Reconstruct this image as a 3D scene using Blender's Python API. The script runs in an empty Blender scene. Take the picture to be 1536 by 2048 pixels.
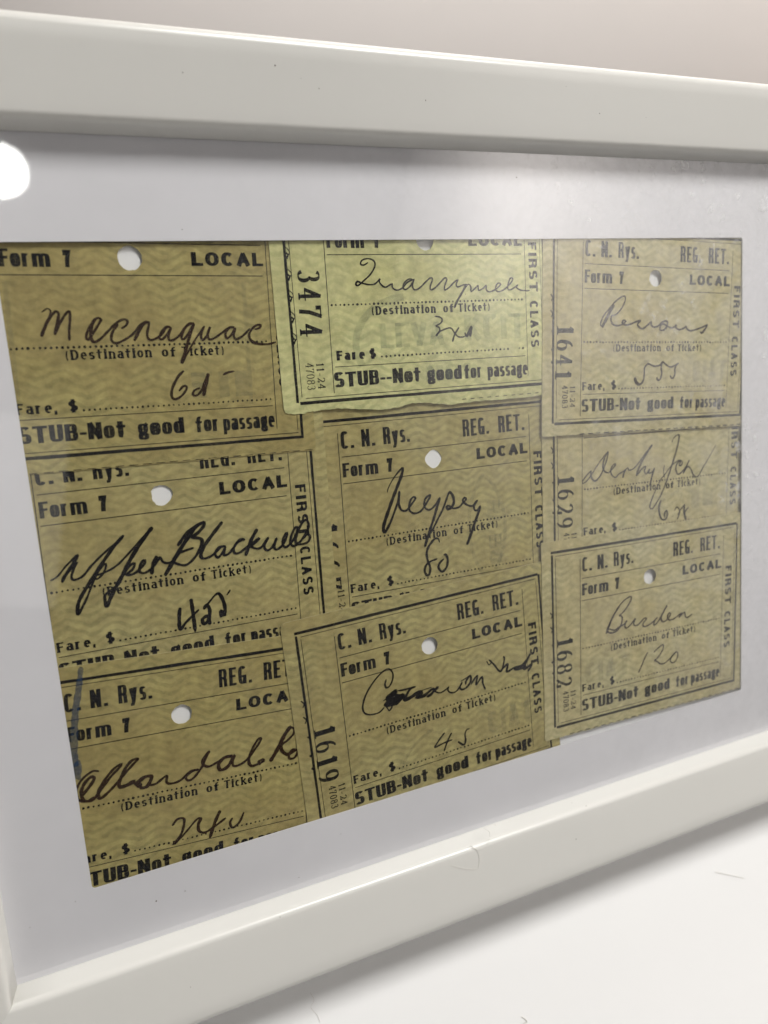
import bpy, bmesh, math, random
from mathutils import Matrix, Vector
from mathutils.geometry import tessellate_polygon

R = math.radians
MM = 0.001
S = bpy.context.scene
COL = S.collection
random.seed(11)

# ------------------------------------------------------------------ place, camera, light
# Frame space (mm): x along the frame, y up its face, z out of the face; origin at the
# upper left corner of the mat's opening.  The frame leans back LEAN degrees on a table.
LEAN = 58.0
BACKZ, FRONTZ = -12.0, 7.0    # back and highest front of the moulding
OUT_L, OUT_R, OUT_T, OUT_B = -31.6, 201.2, 33.9, -151.9
IN_L, IN_R, IN_T, IN_B = -15.4, 184.6, 17.6, -134.6
ct, st_ = math.cos(R(LEAN)), math.sin(R(LEAN))
lift = -(OUT_B*ct + BACKZ*st_)
FRAME = Matrix.Translation((0, 0, lift*MM)) @ Matrix.Rotation(R(90-LEAN), 4, 'X')


def fpt(x, y, z):
    return FRAME @ Vector((x*MM, y*MM, z*MM))


cd = bpy.data.cameras.new('camera')
cam = bpy.data.objects.new('camera', cd)
COL.objects.link(cam)
S.camera = cam
rot = Matrix(((0.91166323, 0.13888045, -0.3867588),
              (-0.07572271, 0.98181817, 0.17406649),
              (0.40390125, -0.1294036, 0.90560394))).to_4x4()   # columns: right, up, back in frame space
cam.matrix_world = Matrix.Translation(fpt(2.497, -26.224, 151.367)) @ FRAME.to_3x3().to_4x4() @ rot
cd.sensor_fit = 'VERTICAL'
cd.sensor_height = 36
cd.lens = 1579/2048*36
cd.clip_start, cd.clip_end = 0.005, 50
cd.dof.use_dof = True
_fwd = -(cam.matrix_world.to_3x3() @ Vector((0, 0, 1)))
cd.dof.focus_distance = (fpt(52, -68, 0) - cam.matrix_world.translation).dot(_fwd)
cd.dof.aperture_fstop = 17.0

w = bpy.data.worlds.new('World')
S.world = w
w.use_nodes = True
w.node_tree.nodes['Background'].inputs[0].default_value = (0.93, 0.90, 0.88, 1)
w.node_tree.nodes['Background'].inputs[1].default_value = 0.025


def area(name, loc, target, sx, sy, radiance, col, shape='RECTANGLE'):
    ld = bpy.data.lights.new(name, 'AREA')
    ld.shape = shape
    ld.size, ld.size_y = sx, sy
    a = sx*sy*(math.pi/4 if shape in ('DISK', 'ELLIPSE') else 1)
    ld.energy = radiance*a*math.pi
    ld.color = col
    o = bpy.data.objects.new(name, ld)
    COL.objects.link(o)
    o.location = loc
    o.rotation_euler = (Vector(target)-Vector(loc)).to_track_quat('-Z', 'Y').to_euler()
    return o


def mirror_dir(px, py):
    """room point direction that the pane shows the camera at frame-space point px,py"""
    c = cam.matrix_world.translation
    p = fpt(px, py, 0.6)
    n = (FRAME.to_3x3() @ Vector((0, 0, 1))).normalized()
    d = (p-c).normalized()
    return p, d - 2*d.dot(n)*n


# round ceiling downlight whose mirror image sits at the pane's upper left
p_, d_ = mirror_dir(3.0, 11.2)
lp = p_ + d_*1.55
area('ceiling_downlight', lp, p_, 0.089, 0.089, 40, (1.0, 0.99, 0.95), 'DISK')
# lamp above and a little behind the frame: the key, it throws the shadow forward
area('table_lamp_light', (0.38, 0.33, 0.92), (0.14, 0.08, 0.0), 0.42, 0.10, 72.0, (1.0, 0.985, 0.95))
# spot added to brighten the wall beyond the table
sd = bpy.data.lights.new('rear_wall_fill_spot', 'SPOT')
sd.energy = 98
sd.spot_size, sd.spot_blend, sd.shadow_soft_size = R(95), 0.6, 0.06
sd.color = (1.0, 0.985, 0.96)
so = bpy.data.objects.new('rear_wall_fill_spot', sd)
COL.objects.link(so)
so.location = (0.55, 0.30, 0.75)
so.rotation_euler = (Vector((0.75, 0.90, 0.0))-so.location).to_track_quat('-Z', 'Y').to_euler()
# added fill light in front, above the photographer
area('front_fill_light', (-0.3, -1.3, 1.7), (0.08, 0, .1), 0.7, 0.5, .8, (1.0, 0.98, 0.95))
# soft fill added from the left to light the frame's face
area('left_fill_light', (-1.7, -0.6, 0.9), (0.08, 0, .1), 0.9, 0.9, .65, (0.95, 0.975, 1.0))
# light added to brighten the right-hand wall, which the pane mirrors as glare
area('side_wall_glare_light', (0.85, -0.55, 1.9), (1.35, -0.60, 1.75), 0.35, 0.5, 40.0, (1.0, 0.99, 0.97))

S.view_settings.view_transform = 'Standard'
S.view_settings.look = 'None'
S.view_settings.exposure = 0
S.view_settings.gamma = 1
S.cycles.max_bounces = 8
S.cycles.transparent_max_bounces = 16

# ------------------------------------------------------------------ materials
def nt(name):
    m = bpy.data.materials.new(name)
    m.use_nodes = True
    t = m.node_tree
    return m, t, t.nodes, t.links, t.nodes['Principled BSDF']


def noise(N, L, scale, detail=4, rough=.6, vec=None, dist=0):
    n = N.new('ShaderNodeTexNoise')
    n.inputs['Scale'].default_value = scale
    n.inputs['Detail'].default_value = detail
    n.inputs['Roughness'].default_value = rough
    n.inputs['Distortion'].default_value = dist
    if vec is not None:
        L.new(vec, n.inputs['Vector'])
    return n


def ramp(N, L, src, stops):
    r = N.new('ShaderNodeValToRGB')
    e = r.color_ramp.elements
    while len(e) < len(stops):
        e.new(0.5)
    for k, (p, c) in enumerate(stops):
        e[k].position = p
        e[k].color = (c, c, c, 1) if isinstance(c, (int, float)) else (*c, 1)
    L.new(src, r.inputs[0])
    return r


def mixc(N, L, fac, a, b, mode='MIX'):
    m = N.new('ShaderNodeMix')
    m.data_type = 'RGBA'
    m.blend_type = mode
    for i, v in ((0, fac), (6, a), (7, b)):
        if hasattr(v, 'is_output'):
            L.new(v, m.inputs[i])
        else:
            m.inputs[i].default_value = v if i == 0 else (*v, 1)
    return m.outputs[2]


def mth(N, L, op, a, b=0.0, c=0.0):
    m = N.new('ShaderNodeMath')
    m.operation = op
    for i, v in enumerate((a, b, c)):
        if hasattr(v, 'is_output'):
            L.new(v, m.inputs[i])
        else:
            m.inputs[i].default_value = v
    return m.outputs[0]


def bump(N, L, h, strength, dist, P):
    b = N.new('ShaderNodeBump')
    b.inputs['Strength'].default_value = strength
    b.inputs['Distance'].default_value = dist
    L.new(h, b.inputs['Height'])
    L.new(b.outputs[0], P.inputs['Normal'])


def mat_plain(name, col, rough, spec=.5, nscale=60, var=.05, bstr=0, bdist=.0001, speck=None):
    m, t, N, L, P = nt(name)
    tc = N.new('ShaderNodeTexCoord').outputs['Object']
    n = noise(N, L, nscale, 5, .6, tc)
    lo = tuple(c*(1-var) for c in col)
    hi = tuple(min(1, c*(1+var)) for c in col)
    c = mixc(N, L, n.outputs[0], lo, hi)
    if speck:
        n2 = noise(N, L, speck, 2, .5, tc)
        f = ramp(N, L, n2.outputs[0], [(0.0, 0), (.80, 0), (.83, 1)])
        c = mixc(N, L, f.outputs[0], c, tuple(x*.45 for x in col))
    L.new(c, P.inputs['Base Color'])
    P.inputs['Roughness'].default_value = rough
    P.inputs['Specular IOR Level'].default_value = spec
    if bstr:
        n3 = noise(N, L, nscale*14, 5, .6, tc)
        bump(N, L, n3.outputs[0], bstr, bdist, P)
    return m


M_FRAME = mat_plain('white_moulded_frame', (.71, .703, .67), .30, .5, 30, .02, .05, .00004, speck=330)
M_MAT = mat_plain('white_card_mat', (.745, .735, .77), .8, .2, 22, .10, .35, .00006, speck=520)
M_BACK = mat_plain('white_backing_paper', (.86, .86, .87), .85, .2, 40, .03, .2, .00004)
M_BOARD = mat_plain('brown_hardboard', (.30, .21, .13), .8, .2, 200, .12, .2, .0002)
M_TABLE = mat_plain('white_table_laminate', (.885, .885, .885), .42, .35, 4, .02, .03, .00005, speck=120)
M_WALL = mat_plain('warm_white_wall', (.73, .685, .655), .9, .1, 3, .03, .1, .0004)
M_HAIR = mat_plain('pale_fibre', (.70, .68, .64), .6, .3)
M_DUST = mat_plain('dark_dust', (.12, .10, .085), .9, .1)



def glass_mat():
    m, t, N, L, P = nt('clear_picture_glass')
    out = N['Material Output']
    N.remove(P)
    tr = N.new('ShaderNodeBsdfTransparent')
    tr.inputs[0].default_value = (.99, .995, .99, 1)
    tc = N.new('ShaderNodeTexCoord').outputs['Object']
    gl = N.new('ShaderNodeBsdfGlossy')
    gl.inputs['Roughness'].default_value = .03
    g2 = N.new('ShaderNodeBsdfGlossy')
    g2.inputs['Roughness'].default_value = .34
    sm = noise(N, L, 28, 5, .65, tc, .6)
    smear = ramp(N, L, sm.outputs[0], [(.35, .02), (.72, .16)])
    mg = N.new('ShaderNodeMixShader')
    L.new(smear.outputs[0], mg.inputs[0])
    L.new(gl.outputs[0], mg.inputs[1])
    L.new(g2.outputs[0], mg.inputs[2])
    # Schlick reflectance of both faces together, the same from either side of the pane
    geo = N.new('ShaderNodeNewGeometry')
    dt = N.new('ShaderNodeVectorMath')
    dt.operation = 'DOT_PRODUCT'
    L.new(geo.outputs['Incoming'], dt.inputs[0])
    L.new(geo.outputs['Normal'], dt.inputs[1])
    om = mth(N, L, 'SUBTRACT', 1, mth(N, L, 'ABSOLUTE', dt.outputs['Value']))
    sch = mth(N, L, 'MULTIPLY_ADD', mth(N, L, 'POWER', om, 5), .96, .04)
    f2 = mth(N, L, 'MINIMUM', mth(N, L, 'MULTIPLY', sch, 1.85), 1)
    # dust film with milky glare painted in, strongest towards the pane's upper right
    sep = N.new('ShaderNodeSeparateXYZ')
    L.new(tc, sep.inputs[0])
    gx = N.new('ShaderNodeMapRange')
    L.new(mth(N, L, 'MULTIPLY_ADD', sep.outputs[1], .5, sep.outputs[0]), gx.inputs[0])
    gx.inputs[1].default_value, gx.inputs[2].default_value = .02, .20
    gx.interpolation_type = 'SMOOTHSTEP'
    dn = noise(N, L, 70, 7, .72, tc, .3)
    dr = ramp(N, L, dn.outputs[0], [(.36, .12), (.68, 1)])
    df = mth(N, L, 'MULTIPLY', mth(N, L, 'MULTIPLY_ADD', gx.outputs[0], .30, .02), dr.outputs[0])
    fn = noise(N, L, 330, 4, .6, tc, .2)
    fr_ = ramp(N, L, fn.outputs[0], [(.55, 0), (.72, 1)])
    big = noise(N, L, 45, 3, .6, tc)
    bg_ = ramp(N, L, big.outputs[0], [(.45, 0), (.62, 1)])
    sp_ = mth(N, L, 'MULTIPLY', mth(N, L, 'MULTIPLY', fr_.outputs[0], bg_.outputs[0]), mth(N, L, 'POWER', gx.outputs[0], 2.0))  # sparkle of the glare painted in as pale speckles
    df = mth(N, L, 'ADD', df, mth(N, L, 'MULTIPLY', sp_, .62))
    dd = N.new('ShaderNodeBsdfDiffuse')
    dd.inputs[0].default_value = (.92, .92, .92, 1)
    md = N.new('ShaderNodeMixShader')
    L.new(df, md.inputs[0])
    L.new(tr.outputs[0], md.inputs[1])
    L.new(dd.outputs[0], md.inputs[2])
    tr = md
    mx = N.new('ShaderNodeMixShader')
    L.new(f2, mx.inputs[0])
    L.new(tr.outputs[0], mx.inputs[1])
    L.new(mg.outputs[0], mx.inputs[2])
    L.new(mx.outputs[0], out.inputs[0])
    return m


def paper_mat(name, base, wave, stain, ph):
    """ticket stock: zigzag wave underprint, mottling, stains; object space = ticket space"""
    m, t, N, L, P = nt(name)
    tc = N.new('ShaderNodeTexCoord').outputs['Object']
    sep = N.new('ShaderNodeSeparateXYZ')
    L.new(tc, sep.inputs[0])
    x = mth(N, L, 'MULTIPLY', sep.outputs[0], 1000)
    y = mth(N, L, 'MULTIPLY', sep.outputs[1], 1000)
    wob = noise(N, L, 160, 3, .6, tc)
    wob2 = noise(N, L, 600, 3, .6, tc)
    yw = mth(N, L, 'ADD', y, mth(N, L, 'MULTIPLY', wob.outputs[0], 2.6))
    yw = mth(N, L, 'ADD', yw, mth(N, L, 'MULTIPLY', wob2.outputs[0], .5))
    # rounded zigzag of x
    pp = mth(N, L, 'PINGPONG', mth(N, L, 'ADD', x, 300+ph), 3.9)
    z = mth(N, L, 'DIVIDE', pp, 3.9)
    sm = N.new('ShaderNodeMapRange')
    sm.interpolation_type = 'SMOOTHSTEP'
    L.new(z, sm.inputs[0])
    zz = mth(N, L, 'ADD', mth(N, L, 'MULTIPLY', sm.outputs[0], .9), mth(N, L, 'MULTIPLY', z, .7))
    ph_ = mth(N, L, 'DIVIDE', mth(N, L, 'ADD', yw, zz), 1.68)
    s = mth(N, L, 'SINE', mth(N, L, 'MULTIPLY', ph_, 2*math.pi))
    s = ramp(N, L, mth(N, L, 'ADD', mth(N, L, 'MULTIPLY', s, .5), .5), [(.40, 0), (.72, 1)])
    fib = noise(N, L, 900, 6, .7, tc)
    fibr = ramp(N, L, fib.outputs[0], [(.3, 0), (.7, 1)])
    f = mth(N, L, 'MULTIPLY', s.outputs[0], mth(N, L, 'ADD', mth(N, L, 'MULTIPLY', fibr.outputs[0], .7), .3))
    c = mixc(N, L, f, base, wave)
    big = noise(N, L, 55, 5, .6, tc, .5)
    bigr = ramp(N, L, big.outputs[0], [(.36, 0), (.68, 1)])
    c = mixc(N, L, mth(N, L, 'MULTIPLY', bigr.outputs[0], .7), c, stain)
    old = noise(N, L, 26, 6, .7, tc, .8)
    oldr = ramp(N, L, old.outputs[0], [(.46, 0), (.72, 1)])
    c = mixc(N, L, mth(N, L, 'MULTIPLY', oldr.outputs[0], .45), c, tuple(v*k for v, k in zip(stain, (.66, .62, .5))))
    mot = noise(N, L, 420, 4, .65, tc)
    motr = ramp(N, L, mot.outputs[0], [(.3, .70), (.7, 1.16)])
    c = mixc(N, L, .9, c, motr.outputs[0], 'MULTIPLY')
    sp = noise(N, L, 1500, 3, .6, tc)
    spr = ramp(N, L, sp.outputs[0], [(0, 0), (.72, 0), (.78, 1)])
    c = mixc(N, L, mth(N, L, 'MULTIPLY', spr.outputs[0], .55), c, tuple(v*.3 for v in base))
    L.new(c, P.inputs['Base Color'])
    P.inputs['Roughness'].default_value = .72
    P.inputs['Specular IOR Level'].default_value = .25
    b = noise(N, L, 300, 7, .7, tc, .4)
    bump(N, L, b.outputs[0], .55, .0003, P)
    return m


def ink_mat(name, col, cover, worn=.5, scale=2500, rough=.5, spec=.3):
    """ink laid on paper: cover = opacity, worn = how far it breaks up"""
    m, t, N, L, P = nt(name)
    out = N['Material Output']
    tc = N.new('ShaderNodeTexCoord').outputs['Object']
    n = noise(N, L, scale, 4, .6, tc)
    n2 = noise(N, L, 140, 3, .6, tc)
    a = ramp(N, L, n.outputs[0], [(.28, 1-worn), (.52, 1)])
    b = ramp(N, L, n2.outputs[0], [(.3, 1-worn*.6), (.55, 1)])
    P.inputs['Roughness'].default_value = rough
    P.inputs['Specular IOR Level'].default_value = spec
    c = mixc(N, L, n2.outputs[0], tuple(v*.7 for v in col), tuple(v*1.35 for v in col))
    L.new(c, P.inputs['Base Color'])
    tr = N.new('ShaderNodeBsdfTransparent')
    mx = N.new('ShaderNodeMixShader')
    L.new(mth(N, L, 'MULTIPLY', mth(N, L, 'MULTIPLY', a.outputs[0], b.outputs[0]), cover), mx.inputs[0])
    L.new(tr.outputs[0], mx.inputs[1])
    L.new(P.outputs[0], mx.inputs[2])
    L.new(mx.outputs[0], out.inputs[0])
    return m


M_GLASS = glass_mat()
M_PRINT = ink_mat('black_printing_ink', (.006, .006, .007), .98, .35, 2500, .8, .08)
M_PRINT_F = ink_mat('faded_printing_ink', (.018, .02, .021), .93, .38, 2500, .8, .1)
M_RULE = ink_mat('thin_rule_ink', (.014, .014, .014), .92, .35, 2500, .8, .1)
M_BROWN = ink_mat('brown_black_pen_ink', (.030, .0135, .005), .97, .22, 900, .6, .12)
M_BLACKPEN = ink_mat('black_pen_ink', (.006, .005, .0055), .97, .2, 900, .6, .12)
M_FADEPEN = ink_mat('faded_brown_pen_ink', (.032, .021, .016), .94, .25, 1400, .6, .1)
M_PENCIL = ink_mat('grey_indelible_pencil', (.038, .034, .035), .86, .5, 2600, .6, .1)
M_CRAYON = ink_mat('blue_crayon', (.015, .05, .12), .55, .5, 1800)
M_GHOST = ink_mat('print_showing_through', (.14, .22, .13), .17, .6, 500)
M_GHOSTF = ink_mat('faint_print_showing_through', (.20, .22, .15), .13, .6, 500)

# ------------------------------------------------------------------ object helpers
def link(name, me, mats, parent=None, mw=None):
    o = bpy.data.objects.new(name, me)
    COL.objects.link(o)
    for m in (mats if isinstance(mats, (list, tuple)) else [mats]):
        me.materials.append(m)
    if parent:
        o.parent = parent
    elif mw is not None:
        o.matrix_world = mw
    return o


def mesh(name, V, F, smooth=False):
    me = bpy.data.meshes.new(name)
    me.from_pydata([(a*MM, b*MM, c*MM) for a, b, c in V], [], F)
    me.update()
    if smooth:
        for p in me.polygons:
            p.use_smooth = True
    return me


def thing(name, label, cat, mw, group=None):
    o = bpy.data.objects.new(name, None)
    COL.objects.link(o)
    o.empty_display_size = .01
    o.matrix_world = mw
    o['label'] = label
    o['category'] = cat
    if group:
        o['group'] = group
    return o


def slab(outer, hole, z0, z1):
    """flat plate with an optional hole; outer counter-clockwise"""
    loops = [[Vector((x, y, 0)) for x, y in outer]]
    if hole:
        loops.append([Vector((x, y, 0)) for x, y in hole])
    tris = tessellate_polygon(loops)
    pts = [p for l in loops for p in l]
    n = len(pts)
    V = [(p.x, p.y, z1) for p in pts] + [(p.x, p.y, z0) for p in pts]
    F = []
    for a, b, c in tris:
        ar = (pts[b]-pts[a]).cross(pts[c]-pts[a]).z
        if ar < 0:
            a, c = c, a
        F.append((a, b, c))
        F.append((c+n, b+n, a+n))
    k = 0
    for l in loops:
        m = len(l)
        for i in range(m):
            j = (i+1) % m
            F.append((k+i, k+i+n, k+j+n, k+j))
        k += m
    return V, F


class Ink:
    """collects flat ribbons a few microns above the paper"""
    def __init__(s):
        s.V, s.F, s.k = [], [], 0

    def ribbon(s, pts, z, half, climb=0.0):
        """pts [(x,y)], half = half widths as a function of index and unit direction"""
        n = len(pts)
        if n < 2:
            return
        ds = []
        for i in range(n-1):
            dx, dy = pts[i+1][0]-pts[i][0], pts[i+1][1]-pts[i][1]
            l = math.hypot(dx, dy) or 1e-9
            ds.append((dx/l, dy/l))
        b = len(s.V)
        for i in range(n):
            d0 = ds[max(0, i-1)]
            d1 = ds[min(n-2, i)]
            tx, ty = d0[0]+d1[0], d0[1]+d1[1]
            l = math.hypot(tx, ty)
            if l < .3:
                tx, ty, l = d1[0], d1[1], 1
            tx, ty = tx/l, ty/l
            h = half(i, (tx, ty))
            m = min(1.35, 1/max(.4, abs(tx*d1[0]+ty*d1[1])))
            h *= m
            zz = z + climb*i
            s.V.append((pts[i][0]-ty*h, pts[i][1]+tx*h, zz))
            s.V.append((pts[i][0]+ty*h, pts[i][1]-tx*h, zz))
        for i in range(n-1):
            a = b+2*i
            s.F.append((a+1, a+3, a+2, a))

    def quad(s, x0, y0, x1, y1, wd, z):
        s.ribbon([(x0, y0), (x1, y1)], z, lambda i, d: wd/2)

    def disc(s, x, y, r, z, n=7, jit=.15):
        b = len(s.V)
        for i in range(n):
            a = 2*math.pi*i/n
            q = r*(1+random.uniform(-jit, jit))
            s.V.append((x+q*math.cos(a), y+q*math.sin(a), z))
        s.F.append(tuple(range(b, b+n)))

    def obj(s, name, mat, parent):
        return link(name, mesh(name, s.V, s.F), mat, parent)


# ------------------------------------------------------------------ letters as pen skeletons
def E(cx, cy, rx, ry, a0, a1, n=14):
    n = max(4, int(abs(a1-a0)/360*22))
    return [('e', cx, cy, rx, ry, a0+(a1-a0)*i/n) for i in range(n+1)]


def arcpt(p, pw):
    _, cx, cy, rx, ry, a = p
    c, s = math.cos(R(a)), math.sin(R(a))
    q = 2.0/pw
    return (cx+rx*math.copysign(abs(c)**q, c), cy+ry*math.copysign(abs(s)**q, s))


X = .72
# glyph: relative width, strokes, serif feet (x, y) for slab styles
G = {
 'A': (1.0, [[(0, 0), (.5, 1)], [(.5, 1), (1, 0)], [(.2, .32), (.8, .32)]], [(0, 0), (1, 0)]),
 'B': (.95, [[(0, 0), (0, 1)], [(0, 1), (.5, 1)]+E(.55, .765, .38, .235, 80, -80)+[(.5, .53), (0, .53)], [(.5, .53)]+E(.55, .265, .45, .265, 80, -80)+[(.5, 0), (0, 0)]], [(0, 0), (0, 1)]),
 'C': (.95, [E(.5, .5, .5, .5, 42, 318)], []),
 'D': (1.0, [[(0, 0), (0, 1)], [(0, 1), (.4, 1)]+E(.42, .5, .58, .5, 85, -85)+[(.4, 0), (0, 0)]], [(0, 0), (0, 1)]),
 'E': (.85, [[(0, 0), (0, 1)], [(0, 1), (1, 1)], [(0, .52), (.8, .52)], [(0, 0), (1, 0)]], [(0, 0), (0, 1)]),
 'F': (.82, [[(0, 0), (0, 1)], [(0, 1), (1, 1)], [(0, .52), (.8, .52)]], [(0, 0), (0, 1)]),
 'G': (.98, [E(.5, .5, .5, .5, 42, 350), [(1, .0), (1, .42)], [(.6, .42), (1, .42)]], []),
 'I': (.30, [[(.5, 0), (.5, 1)]], [(.5, 0), (.5, 1)]),
 'K': (1.0, [[(0, 0), (0, 1)], [(1, 1), (0, .4)], [(.3, .55), (1, 0)]], [(0, 0), (0, 1)]),
 'L': (.82, [[(0, 0), (0, 1)], [(0, 0), (1, 0)]], [(0, 0), (0, 1)]),
 'N': (1.02, [[(0, 0), (0, 1)], [(0, 1), (1, 0)], [(1, 0), (1, 1)]], [(0, 0), (0, 1), (1, 1)]),
 'O': (1.0, [E(.5, .5, .5, .5, 0, 360)], []),
 'P': (.92, [[(0, 0), (0, 1)], [(0, 1), (.5, 1)]+E(.55, .74, .45, .26, 80, -80)+[(.5, .48), (0, .48)]], [(0, 0), (0, 1)]),
 'R': (.98, [[(0, 0), (0, 1)], [(0, 1), (.5, 1)]+E(.52, .75, .45, .25, 80, -80)+[(.5, .5), (0, .5)], [(.62, .5), (.95, .38), (1, .0)]], [(0, 0), (0, 1), (1, 0)]),
 'S': (.92, [E(.5, .75, .48, .25, 25, 270)+E(.5, .25, .5, .25, 85, -155)], []),
 'T': (1.05, [[(.5, 0), (.5, 1)], [(0, 1), (1, 1)]], [(.5, 0)]),
 'U': (.98, [[(0, 1), (0, .3)]+E(.5, .3, .5, .3, 185, 355)+[(1, .3), (1, 1)]], [(0, 1), (1, 1)]),
 'V': (1.0, [[(0, 1), (.5, 0)], [(.5, 0), (1, 1)]], [(0, 1), (1, 1)]),
 'a': (.82, [E(.5, X-.21, .45, .21, 155, 10)+[(1, X-.25), (1, 0)], E(.48, .2, .48, .2, 0, 360)], [(1, 0)]),
 'c': (.76, [E(.5, .36, .5, .36, 45, 315)], []),
 'd': (.86, [[(1, 0), (1, 1)], E(.5, .36, .5, .36, 0, 360)], [(1, 0), (1, 1)]),
 'e': (.80, [[(0, .37), (1, .37)], E(.5, .36, .5, .36, 0, 310)], []),
 'f': (.72, [[(.3, 0), (.3, .76)]+E(.95, .76, .65, .24, 180, 78), [(-.08, .66), (.85, .66)]], [(.35, 0)]),
 'g': (.86, [E(.46, .44, .46, .28, 0, 360), E(.5, -.11, .5, .17, 0, 360), [(.2, .20), (.12, .10), (.4, .05)], [(.8, .66), (1.05, .74)]], []),
 'i': (.36, [[(.5, 0), (.5, .64)], [(.5, .93), (.5, 1.02)]], [(.5, 0), (.5, X)]),
 'k': (.90, [[(0, 0), (0, 1)], [(.9, X), (0, .28)], [(.35, .45), (1, 0)]], [(0, 0), (0, 1), (1, 0)]),
 'm': (1.50, [[(0, 0), (0, X)], [(0, .45)]+E(.25, .47, .25, .25, 170, 10)+[(.5, .45), (.5, 0)], [(.5, .45)]+E(.75, .47, .25, .25, 170, 10)+[(1, .45), (1, 0)]], [(0, 0), (.5, 0), (1, 0), (0, X)]),
 'n': (.86, [[(0, 0), (0, X)], [(0, .42)]+E(.5, .47, .5, .25, 170, 10)+[(1, .45), (1, 0)]], [(0, 0), (1, 0), (0, X)]),
 'o': (.84, [E(.5, .36, .5, .36, 0, 360)], []),
 'p': (.86, [[(0, -.28), (0, X)], E(.5, .36, .5, .36, 0, 360)], [(0, -.28), (0, X)]),
 'r': (.74, [[(0, 0), (0, X)], [(0, .40)]+E(.75, .42, .75, .30, 165, 80)], [(0, 0), (0, X)]),
 's': (.76, [E(.5, .54, .46, .18, 25, 270)+E(.5, .18, .5, .18, 85, -155)], []),
 't': (.72, [[(.4, .98), (.4, .15)]+E(.8, .15, .4, .15, 190, 275), [(0, .70), (.95, .70)]], []),
 'u': (.86, [[(0, X), (0, .25)]+E(.5, .25, .5, .25, 190, 350), [(1, X), (1, 0)]], [(1, 0)]),
 'y': (.86, [[(0, X), (.52, 0)], [(1, X), (.5, -.1), (.3, -.26), (.05, -.27)]], [(0, X), (1, X)]),
 '0': (.86, [E(.5, .5, .5, .5, 0, 360)], []),
 '1': (.60, [[(.55, 0), (.55, 1)], [(.2, .80), (.55, .97)]], [(.55, 0)]),
 '2': (.84, [E(.5, .73, .46, .27, 165, -35)+[(.45, .25), (.03, .03)], [(0, .06), (.4, .10), (.75, .0), (1, .10)], [(.95, .0), (1, .25)]], []),
 '3': (.84, [E(.46, .76, .44, .24, 150, -80), E(.48, .27, .52, .27, 85, -160)], []),
 '4': (.90, [[(.72, 0), (.72, 1)], [(.72, 1), (0, .30)], [(0, .28), (1, .28)]], [(.72, 0)]),
 '5': (.84, [[(.12, 1), (.9, 1)], [(.12, 1), (.1, .52)], E(.48, .3, .52, .32, 130, -155)], []),
 '6': (.86, [E(.5, .31, .5, .31, 0, 360), E(.75, .4, .75, .6, 180, 95)], []),
 '7': (.82, [[(0, 1), (1, 1)], [(1, 1), (.5, .45), (.38, 0)], [(0, 1), (0, .8)]], []),
 '8': (.86, [E(.5, .76, .42, .24, 0, 360), E(.5, .27, .5, .27, 0, 360)], []),
 '9': (.86, [E(.5, .69, .5, .31, 0, 360), E(.25, .6, .75, .6, 0, -85)], []),
 '$': (.80, [E(.5, .73, .46, .2, 25, 270)+E(.5, .3, .5, .22, 85, -155), [(.5, -.08), (.5, 1.1)]], []),
 '(': (.34, [E(1.1, .40, .95, .66, 125, 235)], []),
 ')': (.34, [E(-.1, .40, .95, .66, 55, -55)], []),
 ',': (.26, [[(.5, .0), (.5, .10)], [(.55, .06), (.05, -.30)]], []),
 '.': (.26, [[(.5, .0), (.5, .10)]], []),
 '-': (.50, [[(0, .36), (1, .36)]], []),
 ' ': (.50, [], []),
}
# style: glyph width, vertical stem, horizontal stem, gap (all / cap height), corner power, serif length
STYLE = {
 'condensed': (.44, .165, .125, .075, 2.9, 0),
 'heavy':     (.51, .205, .150, .058, 2.8, 0),
 'tall':      (.41, .168, .125, .10, 3.0, 0),
 'wide':      (.78, .250, .200, .13, 2.1, 0),
 'column':    (.70, .235, .19, .20, 2.1, 0),
 'slab':      (.60, .170, .125, .15, 2.1, .15),
 'serial':    (.60, .150, .055, .18, 2.1, .17),
 'small':     (.62, .110, .060, .14, 2.1, .14),
}


def layout(text, style):
    wd, tw, th, gap, pw, sf = STYLE[style]
    x = 0
    spots = []
    for ch in text:
        g = G[ch]
        gw = max(g[0]*wd, tw*1.02)
        spots.append((ch, x, gw))
        x += gw+gap
    return spots, x-gap


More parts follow.
